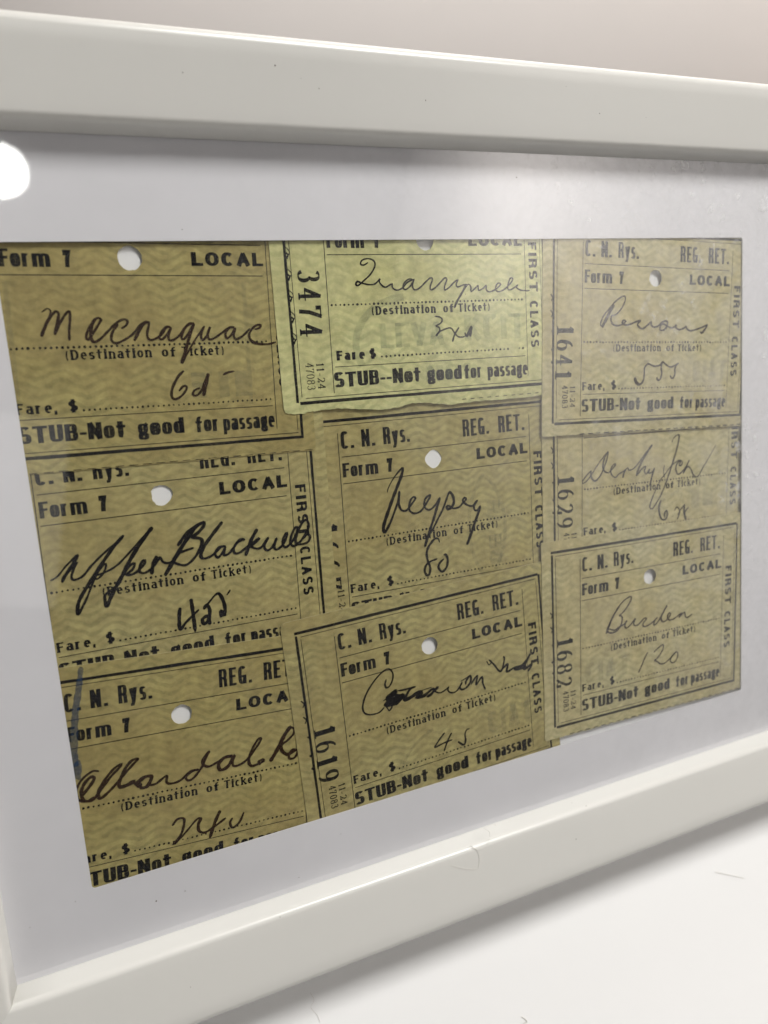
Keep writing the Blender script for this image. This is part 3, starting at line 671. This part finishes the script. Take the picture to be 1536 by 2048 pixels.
'T9':{'name':'-29.39,5.29,0.9 -29.04,6.72,0.9 -27.79,8.74,0.9 -25.75,11.38,0.9 -23.93,12.95,0.9 -21.88,13.73,0.9 -21.53,13.12,0.9 -22.34,11.75,0.9 -23.94,10.14,0.9 -25.31,9.34,0.9 -24.74,9.15,1.1 -24.4,8.34,1.1 -24.86,6.73,1.1 -26.23,5.47,1.1 -28.04,5.23,1.1 -29.16,6,1.1 -28.48,6.34,0.9 -26.91,5.78,0.9 -25.55,6.29,0.9 -23.95,6.76,0.9 -23.04,7.54,0.9 -23.61,6.51,0.9 -23.27,5.69,0.9 -22.12,6.06,0.9 -20.27,7.63,0.9 -20.74,6.76,0.9 -20.62,5.98,0.9 -19.58,5.79,0.9 -18.41,6.54,0.9 -17.25,7.29,0.9 -16.66,6.9,0.9 -17.48,6.19,0.9 -17.83,5.48,0.9 -17.24,5,0.9 -16.07,5.17,0.9 -14.65,5.69,0.9 -12.99,6.75,0.9 -13.94,5.95,0.9 -14.17,4.84,0.9 -12.99,5.4,0.9 -11.56,7.08,0.9 -10.37,8.61,0.9 -9.78,9.38,1.1 -10.85,8.11,1.1 -11.8,6.54,1.1 -11.31,5.3,1.1 -10.35,5.32,0.9 -9.15,6.08,0.9 -8.62,6.96,0.9 -9.04,7.32,0.9 -9.64,6.56,0.9 -9.39,5.54,0.9 -7.93,5.29,0.9 -6.23,5.97,0.9 -4.77,6.5,0.9 -5.74,5.49,0.9 -4.27,6.42,0.9 -3.78,6.53,0.9 -3.52,5.31,0.9 -2.77,4.98,0.9 -1.29,5.61,0.9;-25.29,11.87,1.2 -27.34,9.41,1.2 -28.7,6.85,1.2 -29.5,5.31,1.2',
'fare':'-16.17,-2.04,0.9 -17.23,-3.68,0.9 -18.41,-5.78,0.9 -19.23,-7.07,0.9;-14.14,-2.53,0.9 -12.71,-1.63,0.9 -11.27,-1.03,0.9 -10.9,-1.58,0.9 -11.74,-3.19,0.9 -13.18,-4.48,0.9 -13.89,-4.73,0.9 -12.93,-5.31,0.9 -11.96,-6.09,0.9 -10.51,-6.18,0.9 -8.81,-5.33,0.9 -7.11,-4.08,0.9 -6.37,-3.92,0.9 -5.99,-4.69,0.9 -6.59,-6.16,0.9 -7.7,-6.64,0.9 -8.56,-5.97,0.9 -8.08,-4.88,0.9 -6.86,-4.03,0.9'},
}

# ------------------------------------------------------------------ table and wall
def sheet(name, x0, x1, y0, y1, z, mat, n=1):
    me = bpy.data.meshes.new(name)
    me.from_pydata([(x0, y0, z), (x1, y0, z), (x1, y1, z), (x0, y1, z)], [], [(0, 1, 2, 3)])
    o = link(name, me, mat)
    o['kind'] = 'structure'
    return o


bm = bmesh.new()
bmesh.ops.create_cube(bm, size=1)
bmesh.ops.scale(bm, vec=(2.2, 1.22, .04), verts=bm.verts)
bmesh.ops.translate(bm, vec=(.1, -.49, -.02), verts=bm.verts)
bmesh.ops.bevel(bm, geom=bm.edges[:], offset=.003, segments=3, affect='EDGES')
me = bpy.data.meshes.new('table_top')
bm.to_mesh(me)
bm.free()
table = link('table_top', me, M_TABLE)
table['kind'] = 'structure'
me = bpy.data.meshes.new('wall')
me.from_pydata([(-4, .90, -1), (5, .90, -1), (5, .90, 2.6), (-4, .90, 2.6)], [], [(0, 1, 2, 3)])
wall = link('wall', me, M_WALL)
wall['kind'] = 'structure'
me = bpy.data.meshes.new('side_wall')
me.from_pydata([(1.35, .90, -1), (1.35, -6, -1), (1.35, -6, 2.6), (1.35, .90, 2.6)], [], [(0, 1, 2, 3)])
wall = link('side_wall', me, M_WALL)
wall['kind'] = 'structure'

# ------------------------------------------------------------------ the picture frame
frame = thing('picture_frame', 'white picture frame with a white mat and glass, leaning back on the white table', 'picture frame', FRAME)


def frame_bar(side):
    """one mitred length of moulding; profile in (across, z), across 0 = inner edge"""
    W = {'top': OUT_T-IN_T, 'bottom': IN_B-OUT_B, 'left': IN_L-OUT_L, 'right': OUT_R-IN_R}[side]
    prof = [(0, -1.5), (0, .36)]
    zi, fl, r1, r2 = 4.4, .75, 1.4, 2.0       # inner height, flare of the inner side, edge radii
    sl = (FRONTZ-zi)/(W-fl-r2)                  # the face rises gently towards the outer edge
    for i in range(0, 7):
        a = math.pi/2*i/6
        prof.append((fl+r1*(1-math.cos(a)), zi-r1+r1*math.sin(a)+sl*r1*i/6))
    for i in range(1, 6):
        d = fl+r1+(W-fl-r1-r2)*i/6
        prof.append((d, zi+sl*(d-fl)))
    for i in range(0, 9):
        a = math.pi/2*i/8
        prof.append((W-r2+r2*math.sin(a), FRONTZ-r2+r2*math.cos(a)))
    prof += [(W, BACKZ), (W-3, BACKZ), (W-3, -1.5)]
    V, F = [], []
    n = len(prof)
    SEG = 24
    for k in range(SEG+1):
        t = k/SEG
        for d, z in prof:
            f = d/W
            xl = IN_L+(OUT_L-IN_L)*f
            xr = IN_R+(OUT_R-IN_R)*f
            yb = IN_B+(OUT_B-IN_B)*f
            yt = IN_T+(OUT_T-IN_T)*f
            g = .012
            if side == 'top':
                V.append((xl+g+(xr-xl-2*g)*t, yt, z))
            elif side == 'bottom':
                V.append((xl+g+(xr-xl-2*g)*t, yb, z))
            elif side == 'left':
                V.append((xl, yb+g+(yt-yb-2*g)*t, z))
            else:
                V.append((xr, yb+g+(yt-yb-2*g)*t, z))
    for k in range(SEG):
        for i in range(n):
            j = (i+1) % n
            a, b, c, d = k*n+i, k*n+j, (k+1)*n+j, (k+1)*n+i
            F.append((a, b, c, d))
    F.append(tuple(range(n)))
    F.append(tuple(SEG*n+i for i in range(n)))
    me = mesh('frame_bar', V, F, True)
    bm = bmesh.new()
    bm.from_mesh(me)
    bmesh.ops.recalc_face_normals(bm, faces=bm.faces)
    bm.to_mesh(me)
    bm.free()
    for p in me.polygons:
        if len(p.vertices) > 4:
            p.use_smooth = False
    me.set_sharp_from_angle(angle=R(50))
    return link('frame_bar', me, M_FRAME, frame)


for sd in ('top', 'bottom', 'left', 'right'):
    frame_bar(sd)


def rect(x0, x1, y0, y1):
    return [(x0, y0), (x1, y0), (x1, y1), (x0, y1)]


def rrect(x0, x1, y0, y1, r, n=4):
    P = []
    for cx, cy, a0 in ((x0+r, y0+r, 180), (x1-r, y0+r, 270), (x1-r, y1-r, 0), (x0+r, y1-r, 90)):
        for i in range(n+1):
            a = R(a0+90*i/n)
            P.append((cx+r*math.cos(a), cy+r*math.sin(a)))
    return P


V, F = slab(rect(IN_L-2, IN_R+2, IN_B-2, IN_T+2), rrect(0, 170, -120, 0, .6)[::-1], -.22, 0)
link('mat', mesh('mat', V, F), M_MAT, frame)
V, F = slab(rect(IN_L-2, IN_R+2, IN_B-2, IN_T+2), None, -1.30, -1.16)
link('backing_paper', mesh('backing_paper', V, F), M_BACK, frame)
V, F = slab(rect(OUT_L+3.2, OUT_R-3.2, OUT_B+3.2, OUT_T-3.2), None, -5.5, -3.0)
link('backing_board', mesh('backing_board', V, F), M_BOARD, frame)
# glass pane: one sheet (the reflection of both faces is in its material)
V = [(IN_L-2, IN_B-2, .35), (IN_R+2, IN_B-2, .35), (IN_R+2, IN_T+2, .35), (IN_L-2, IN_T+2, .35)]
link('glass_pane', mesh('glass_pane', V, [(0, 1, 2, 3)]), M_GLASS, frame)
# easel leg behind
a = math.tan(R(30))
V, F = slab([(60, -147), (110, -147), (100, -30), (70, -30)], None, -8, -5.6)
V = [(x, y, z-(-30-y)*a) for x, y, z in V]
link('easel_leg', mesh('easel_leg', V, F), M_BOARD, frame)

# ------------------------------------------------------------------ tickets
PAPER = {}
P_OLIVE = paper_mat('olive_buff_ticket_paper', (.465, .405, .18), (.31, .285, .125), (.40, .325, .135), 0)
P_TAN = paper_mat('tan_ticket_paper', (.44, .375, .15), (.30, .265, .105), (.37, .29, .112), 2)
P_GREEN = paper_mat('green_ticket_paper', (.66, .645, .32), (.47, .49, .23), (.60, .575, .27), 1)
P_PALE = paper_mat('pale_buff_ticket_paper', (.56, .505, .285), (.415, .385, .21), (.52, .44, .225), 4)
P_EDGE = mat_plain('cut_ticket_edge', (.62, .55, .35), .9, .1)

# name: label, paper, serial, printing ink, pen material, pen width, ghost print
INFO = {
 'T5': ('olive ticket stub in the centre with "Jeepsey" written large in black ink', P_OLIVE, '1667', M_PRINT, M_BLACKPEN, .42, 'seal'),
 'T6': ('buff ticket stub numbered 1629 with "Derby Jcn" in grey pencil', P_PALE, '1629', M_PRINT_F, M_PENCIL, .37, 'box'),
 'T4': ('olive ticket stub with "Upper Blackville" in heavy black ink and a ragged punch hole', P_OLIVE, '', M_PRINT, M_BLACKPEN, .44, None),
 'T1': ('tan ticket stub with "Mocnaquac" in brown ink, in the upper left corner', P_TAN, '', M_PRINT, M_BROWN, .38, 'arc'),
 'T7': ('tan ticket stub with a blue crayon stroke, in the lower left corner', P_TAN, '', M_PRINT, M_BROWN, .46, None),
 'T2': ('light green ticket stub numbered 3474 with a torn lower edge', P_GREEN, '3474', M_PRINT, M_BLACKPEN, .30, 'green'),
 'T8': ('olive ticket stub numbered 1619 with a blotted, overwritten name', P_OLIVE, '1619', M_PRINT, M_BLACKPEN, .33, 'letters'),
 'T3': ('buff ticket stub numbered 1641 with "Renous" in faded brown ink', P_PALE, '1641', M_PRINT_F, M_FADEPEN, .42, 'letters'),
 'T9': ('buff ticket stub numbered 1682 with "Burden" in faded brown ink', P_PALE, '1682', M_PRINT_F, M_FADEPEN, .37, 'left'),
}
TH = .13


def outline(t):
    xl, xr, yb, yt = -48.4, 17.0, -18.95, 31.0
    if t == 'T4':
        xr, yt = 17.5, 31
    if t == 'T6':
        xl, xr = -48.7, 16.6
    P = []
    r = {'T8': 1.3}.get(t, .5)
    # bottom edge, left to right
    if t == 'T2':
        tr = [tuple(map(float, q.split(',')[:2])) for q in PEN['T2']['torn'].split(';')[0].split()]
        tr = [(tr[0][0]-.3, tr[0][1]+.9)] + tr + [(17.2, tr[-1][1]+.3)]
        for i in range(len(tr)-1):
            for k in range(5):
                u = k/5
                P.append((tr[i][0]+(tr[i+1][0]-tr[i][0])*u, tr[i][1]+(tr[i+1][1]-tr[i][1])*u+random.uniform(-.13, .13)))
        P.append(tr[-1])
    else:
        # perforated cut: shallow ragged steps
        P.append((xl, yb+r))
        P.append((xl+r*.4, yb+.1))
        x = xl+r
        while x < xr-1:
            P.append((x, yb+random.uniform(-.10, .10)))
            x += random.uniform(.5, .9)
        P.append((xr-.2, yb+.05))
        P.append((xr, yb+.5))
    n = 10
    for k in range(1, n):
        P.append((xr+random.uniform(-.03, .03), yb+1+(yt-yb-2)*k/n))
    for k in range(5):
        a = R(90*k/4)
        P.append((xr-r+r*math.cos(a), yt-r+r*math.sin(a)))
    for k in range(1, n):
        P.append((xr-1-(xr-xl-2)*k/n, yt+random.uniform(-.03, .03)))
    for k in range(5):
        a = R(90+90*k/4)
        P.append((xl+r+r*math.cos(a), yt-r+r*math.sin(a)))
    for k in range(1, n):
        P.append((xl+random.uniform(-.03, .03), yt-1-(yt-yb-2)*k/n))
    return P


def punch(t):
    cx, cy = (-14.9, 15.2) if t == 'T2' else (-15.45, 18.0)
    r = {'T1': 2.12, 'T4': 1.95, 'T5': 1.95}.get(t, 1.98)
    n = 26
    H = []
    for i in range(n):
        a = 2*math.pi*i/n
        q = r*(1+random.uniform(-.03, .03))
        if t == 'T4':
            q *= 1+.07*math.sin(3*a+1)+random.uniform(-.04, .04)
        if t == 'T5':
            q *= 1+.04*math.cos(4*a)
        H.append((cx+q*math.cos(a), cy+q*math.sin(a)))
    return H[::-1]


def rules(t, root):
    k = Ink()
    heavy, thin = .62, .13
    L_, R_, T_, B_ = -45.4, 14.35, 28.2, -16.1
    l, r, tp, b = -44.45, 13.5, 27.25, -15.2
    if t == 'T2':
        tp, T_ = 24.6, 25.5
    hv = Ink()
    # heavy border, slightly uneven, with small breaks where printers' rules meet
    def wavy(x0, y0, x1, y1, wd, z, parts=14):
        P = []
        for i in range(parts+1):
            u = i/parts
            P.append((x0+(x1-x0)*u+random.uniform(-.03, .03), y0+(y1-y0)*u+random.uniform(-.03, .03)))
        hv.ribbon(P, z, lambda i, d: wd/2*random.uniform(.86, 1.12))
    wavy(L_-.3, T_, R_-.2, T_, heavy, .006)
    wavy(L_, T_-.55, L_, B_+.1, heavy*.9, .010)
    wavy(R_, T_-.1, R_, B_+.2, heavy*.85, .012)
    wavy(L_+.5, B_, R_+.3, B_, heavy, .006)
    hv.obj('heavy_border', M_PRINT if INFO[t][3] is M_PRINT else M_PRINT_F, root)
    k.quad(l, tp, -4.6, tp-.03, thin, .006)
    k.quad(-4.2, tp, r, tp, thin, .006)
    k.quad(l, tp-.5, l+.05, b+.3, thin, .010)
    k.quad(r, tp-.6, r, b+.6, thin, .010)
    k.quad(l+.8, b, r+.1, b, thin*1.1, .006)
    k.quad(-37.2, 25.6 if t != 'T2' else 23, -37.5, -14.6, thin*1.25, .010)
    k.quad(9.6, 25.6 if t != 'T2' else 23, 9.25, -14.1, thin*1.1, .010)
    y2 = 12.45 if t == 'T2' else 15.03
    k.quad(-36.8, y2, 8.6, y2-.05, thin*1.35, .006)
    k.quad(-36.7, y2+5.6, 8.6, y2+5.57, thin*1.25, .006)
    k.quad(-36.9, -9.4, 8.7, -9.58, thin*1.2, .006)
    k.obj('thin_rules', M_RULE, root)


def lettering(t, root, serial, mat):
    dy = -2.6 if t == 'T2' else 0
    hd = Ink()
    write(hd, 'C.', 'tall', 3.6, 2.9, (-36.6, 22.3+dy))
    write(hd, 'N.', 'tall', 3.6, 3.1, (-32.0, 22.3+dy))
    write(hd, 'Rys.', 'tall', 3.6, 6.2, (-27.0, 22.3+dy))
    write(hd, 'REG.', 'tall', 3.75, 6.7, (-7.8, 22.15+dy))
    write(hd, 'RET.', 'tall', 3.75, 6.9, (1.4, 22.15+dy))
    hd.obj('heading_lettering', mat, root)
    fm = Ink()
    write(fm, 'Form', 'heavy', 2.95, 8.0, (-36.7, 16.35+dy))
    write(fm, '7', 'condensed', 2.9, 1.35, (-26.6, 16.35+dy), bold=1.25)
    fm.obj('form_lettering', mat, root)
    fm = Ink()
    write(fm, 'LOCAL', 'wide', 2.45, 13.5, (-4.6, 16.75+dy), bold=1.08)
    fm.obj('local_lettering', mat, root)
    fc = Ink()
    write(fc, 'FIRST', 'column', 2.2, 10.6, (10.45, 16.9+(-2.0 if t == 'T2' else 0)), -90)
    write(fc, 'CLASS', 'column', 2.2, 10.1, (10.35, 4.2+(-1.9 if t == 'T2' else 0)), -90)
    fc.obj('class_lettering', mat, root)
    ds = Ink()
    bo = 1.22 if t == 'T2' else 1.1
    write(ds, '(Destination', 'slab', 1.72, 14.6, (-27.9, .55), bold=bo)
    write(ds, 'of', 'slab', 1.72, 2.6, (-11.5, .55), bold=bo)
    write(ds, 'Ticket)', 'slab', 1.72, 7.8, (-7.9, .55), bold=bo)
    dots(ds, -36.6, 8.4, 2.75, 50, .25)
    ds.obj('destination_lettering', mat, root)
    fa = Ink()
    if t == 'T2':
        write(fa, 'Fare', 'slab', 1.85, 6.2, (-36.4, -8.1), bold=1.5)
        write(fa, '$', 'slab', 1.9, 1.5, (-29.2, -8.1), bold=1.4)
        dots(fa, -26.4, 8.2, -7.85, 36, .25, skip=(32, 33))
    else:
        write(fa, 'Fare,', 'slab', 1.85, 6.6, (-37.0, -8.45), bold=1.2)
        write(fa, '$', 'slab', 2.05, 1.6, (-28.5, -8.45), bold=1.15)
        dots(fa, -26.0, 8.4, -8.3, 38, .22)
    fa.obj('fare_lettering', mat, root)
    sb = Ink()
    if t == 'T2':
        write(sb, 'STUB--Not', 'heavy', 3.0, 19.6, (-37.3, -13.5))
    else:
        write(sb, 'STUB-Not', 'heavy', 3.0, 18.0, (-37.2, -13.55))
    write(sb, 'good', 'heavy', 2.95, 8.4, (-17.1 if t != 'T2' else -16.2, -13.6))
    write(sb, 'for', 'heavy', 2.95, 4.5, (-6.5 if t != 'T2' else -7.1, -13.65))
    write(sb, 'passage', 'heavy', 2.95, 10.2 if t != 'T2' else 10.5, (-1.3, -13.75))
    sb.obj('stub_lettering', mat, root)
    nm = Ink()
    if t == 'T2':
        for i, ch in enumerate(serial):
            write(nm, ch, 'serial', 4.6, 2.5, (-43.2-.14*i, 9.7-3.45*i), -90, bold=1.1)
        write(nm, '11-24', 'small', 1.6, 5.2, (-40.85, -8.4), -90, bold=1.2)
        write(nm, '47083', 'small', 1.7, 5.3, (-43.1, -8.3), -90)
    else:
        for i, ch in enumerate(serial):
            if t == 'T5':
                write(nm, ch, 'serial', 4.6, 2.7, (-43.5-.05*i, 7.4-4.0*i), -90)
            else:
                write(nm, ch, 'serial', 4.6, 2.5, (-44.3-.16*i, 6.7-3.4*i), -90)
        ox = .6 if t == 'T5' else 0
        write(nm, '11-24', 'small', 1.5, 5.1, (-40.55+ox, -7.35), -90, bold=1.15)
        write(nm, '47083', 'small', 1.65, 5.3, (-42.8+ox, -7.2), -90, bold=1.3)
    nm.obj('serial_number', mat, root)
    # cut-off scraps of ornament on the left border and the perforation's printed dashes
    od = Ink()
    if t == 'T2':
        for i in range(5):
            yy = 13.0-4.05*i
            P = [(-45.25, yy+1.2)]
            P += [(-45.2+.75*math.sin(math.pi*q/8), yy+.9-1.9*q/8) for q in range(9)]
            od.ribbon(P, .02, lambda i, d: .09)
            od.ribbon([(-45.2, yy-.1), (-44.75, yy-.5), (-45.1, yy-1.3)], .024, lambda i, d: .16)
    else:
        for yy in (12.9, 9.3):
            od.ribbon([(-46.2, yy+.7), (-45.7, yy), (-45.3, yy-.5)], .02, lambda i, d: .15)
            od.ribbon([(-46.0, yy-.9), (-45.6, yy-.1)], .024, lambda i, d: .13)
        for yy in (1.0, -1.9, 5.2):
            od.disc(-45.75, yy, .28, .02, 6, .5)
    if t in ('T1', 'T3', 'T9', 'T4', 'T5'):
        x = -41.0 if t != 'T3' else -37.6
        i = 0
        while x < 15.5:
            h = .26 if t in ('T3', 'T9') else .14
            dd = 1.55
            yy = -18.95+h/2+.09+(.004*(x+20) if t == 'T3' else 0)
            od.quad(x, yy, x+dd*random.uniform(.85, 1.05), yy+random.uniform(-.04, .04), h*random.uniform(.7, 1.1), .02)
            x += 2.42
            i += 1
    if t == 'T2':
        x = -8.0
        while x < 12:
            od.quad(x, -18.05, x+1.0, -18.02, .16, .02)
            x += 2.1
    od.obj('printed_marks', mat, root)['kind'] = 'stuff'


def ghost(t, root, kind):
    if not kind:
        return
    g = Ink()
    z = .004
    if kind == 'green':
        P = [(-19.5-12.5*math.cos(R(a)), -5.5+9.5*math.sin(R(a))) for a in range(-25, 86, 5)]
        g.ribbon(P, z, lambda i, d: .75)
        write(g, 'LEVA', 'heavy', 5.0, 15, (-26.5, -6.2), z=z, bold=.9)
        write(g, 'KCIT', 'heavy', 5.4, 15.5, (-6.5, -5.6), z=z, bold=.9)
        write(g, 'NOI', 'heavy', 3.2, 11, (-16.5, -13.6), z=z)
        g.obj('print_showing_through', M_GHOST, root)
        return
    if kind == 'letters':
        write(g, 'CIAT', 'tall', 5.4, 11.5 if t == 'T3' else 12.5, (-2.6, -7.2), z=z, bold=1.1)
        P = [(-12-14*math.cos(R(a)), -12+11*math.sin(R(a))) for a in range(0, 75, 5)]
        g.ribbon(P, z, lambda i, d: .35)
    if kind == 'left':
        write(g, 'CIAT', 'tall', 5.2, 14, (-36, -6.6), z=z, bold=1.1)
    if kind == 'box':
        write(g, 'IL', 'tall', 4.6, 9, (-3, -5.2), z=z, bold=1.3)
        P = [(-4-12*math.cos(R(a)), -9+9*math.sin(R(a))) for a in range(5, 80, 5)]
        g.ribbon(P, z, lambda i, d: .3)
    if kind == 'arc':
        for q in (-36.2, 4.8):
            g.quad(q, 14.0, q-.3, -9.0, .8, z)
        write(g, 'FIL', 'tall', 4.8, 12, (-6.5, -7.4), z=z, bold=1.3)
    if kind == 'seal':
        P = [(3-10.5*math.cos(R(a)), 1+15*math.sin(R(a))) for a in range(-50, 60, 5)]
        g.ribbon(P, z, lambda i, d: .45)
        P = [(-10+12*math.cos(R(a)), 1+15*math.sin(R(a))) for a in range(-50, 60, 5)]
        g.ribbon(P, z+.003, lambda i, d: .45)
        write(g, 'RI', 'heavy', 3.4, 5, (-2.5, 7), -90, z=z+.006)
        write(g, 'BO', 'heavy', 3.4, 7, (-2.5, -1), -90, z=z+.006)
    g.obj('print_showing_through', M_GHOSTF, root)


for t, (label, pmat, serial, imat, pmatl, pw, gk) in INFO.items():
    bx, by, ang, sc, zl = FIT[t]
    mw = FRAME @ Matrix.Translation((bx*MM, by*MM, zl*MM)) @ Matrix.Rotation(ang, 4, 'Z') @ Matrix.Scale(sc, 4)
    root = thing('ticket_stub', label, 'ticket stub', mw, 'old railway ticket stubs behind the glass')
    V, F = slab(outline(t), punch(t), -TH, 0)
    po = link('paper', mesh('paper', V, F), [pmat, P_EDGE], root)
    for p in po.data.polygons:
        if abs(p.normal.z) < .5:
            p.material_index = 1
    ghost(t, root, gk)
    rules(t, root)
    lettering(t, root, serial, imat)
    for key, nm in (('name', 'handwritten_name'), ('note', 'handwritten_note'), ('fare', 'handwritten_fare')):
        if key in PEN[t]:
            k = Ink()
            pen(k, PEN[t][key], pw, .036)
            k.obj(nm, pmatl, root)
    if t == 'T7':
        k = Ink()
        pen(k, PEN[t]['crayon'], .95, .035, True)
        o = k.obj('crayon_stroke', M_CRAYON, root)
        o['label'] = 'blue crayon stroke'
        k = Ink()
        pen(k, PEN[t]['crayontip'], 1.3, .045, True)
        k.obj('crayon_tip', M_CRAYON, root)

# ------------------------------------------------------------------ hairs, lint and dust
def strand(pts, r):
    me_v, me_f = [], []
    n = len(pts)
    for i, p in enumerate(pts):
        d = Vector(pts[min(n-1, i+1)])-Vector(pts[max(0, i-1)])
        d.normalize()
        a = d.cross(Vector((0, 0, 1)))
        if a.length < .1:
            a = d.cross(Vector((0, 1, 0)))
        a.normalize()
        b = d.cross(a)
        for k in range(4):
            q = math.pi/2*k
            v = Vector(p)+(a*math.cos(q)+b*math.sin(q))*r
            me_v.append(tuple(v))
    for i in range(n-1):
        for k in range(4):
            j = (k+1) % 4
            me_f.append((4*i+k, 4*i+j, 4*(i+1)+j, 4*(i+1)+k))
    return me_v, me_f


def curve3(P, m=6):
    out = []
    n = len(P)
    for i in range(n-1):
        p0, p1, p2, p3 = P[max(0, i-1)], P[i], P[i+1], P[min(n-1, i+2)]
        for k in range(m):
            t = k/m
            out.append(tuple(.5*((2*p1[c])+(-p0[c]+p2[c])*t+(2*p0[c]-5*p1[c]+4*p2[c]-p3[c])*t*t+(-p0[c]+3*p1[c]-3*p2[c]+p3[c])*t**3) for c in range(3)))
    out.append(P[-1])
    return out


V, F = strand(curve3([(74.63,-137.82,4.90),(78.22,-139.73,5.27),(81.26,-140.56,5.43),(82.11,-138.76,5.08),(81.93,-136.75,4.70),(80.22,-134.80,4.43),(81.50,-136.16,4.58),(83.03,-136.62,4.67),(84.72,-136.20,4.59),(85.66,-133.40,4.43),(84.27,-131.93,4.43),(85.37,-131.65,4.43),(86.59,-131.53,4.43),(87.50,-132.20,4.43)]), 0.035)
o = link('hair_strand', mesh('hair_strand', V, F), M_HAIR, None, FRAME)
o['label'] = 'long curled pale hair lying on the bottom bar of the picture frame'
o['category'] = 'hair'
V, F = strand(curve3([(159.62,-171.73,0.57),(162.27,-172.86,1.28),(165.26,-174.08,2.04),(168.21,-175.40,2.86)]), 0.07)
o = link('lint_fibre', mesh('lint_fibre', V, F), M_HAIR, None, FRAME)
o['label'] = 'short pale straight fibre on the white table at the right'
o['category'] = 'fibre'
V, F = strand(curve3([(41.54,-163.91,-4.36),(42.05,-165.36,-3.45),(41.02,-166.37,-2.82),(41.97,-167.94,-1.83),(42.26,-169.32,-0.98)]), 0.035)
o = link('hair_strand', mesh('hair_strand', V, F), M_HAIR, None, FRAME)
o['label'] = 'thin wavy pale hair on the white table below the frame'
o['category'] = 'hair'
V, F = strand(curve3([(89.96,-182.35,7.26),(90.69,-182.94,7.63),(90.96,-183.57,8.03),(90.00,-183.47,7.96)]), 0.1)
o = link('table_crumb', mesh('table_crumb', V, F), M_HAIR, None, FRAME)
o['label'] = 'tiny curled fleck of lint on the white table at the bottom of the photo'
o['category'] = 'lint fleck'
SPECKS_FRAME = [(33.71,26.50,5.99,0.09),(50.07,28.66,6.41,0.18),(54.85,26.96,6.08,0.06),(58.26,25.59,5.82,0.09),(80.12,24.86,5.68,0.10),(112.81,29.22,6.52,0.06),(122.00,24.72,5.65,0.10),(134.75,24.57,5.62,0.06),(34.65,-136.08,4.57,0.10),(15.01,-143.33,5.96,0.10),(108.98,-142.02,5.71,0.12),(113.26,-135.18,4.43,0.09),(51.29,-126.36,4.43,0.05)]
SPECKS_GLASS = [(103.75,12.55,0.38,0.14),(102.06,11.70,0.38,0.07),(31.57,1.91,0.38,0.10),(16.92,-126.26,0.38,0.12),(11.26,-126.44,0.38,0.15),(-3.24,-121.21,0.38,0.09),(32.04,-14.13,0.38,0.07),(40.59,-131.58,0.38,0.10),(50.90,-124.67,0.38,0.08),(-11.60,-123.58,0.38,0.10)]

def specks(name, pts, mat, jit, n, kind='stuff', parent=None):
    k = Ink()
    for x, y, z, r in pts:
        k.disc(x, y, r, z, n, jit)
    o = link(name, mesh(name, k.V, k.F), mat, parent, None if parent else FRAME)
    if kind:
        o['kind'] = kind
    return o


specks('dust_on_frame', SPECKS_FRAME, M_DUST, .5, 7)
specks('dust_on_glass', SPECKS_GLASS, M_DUST, .5, 7)
print('objects', len(S.objects))
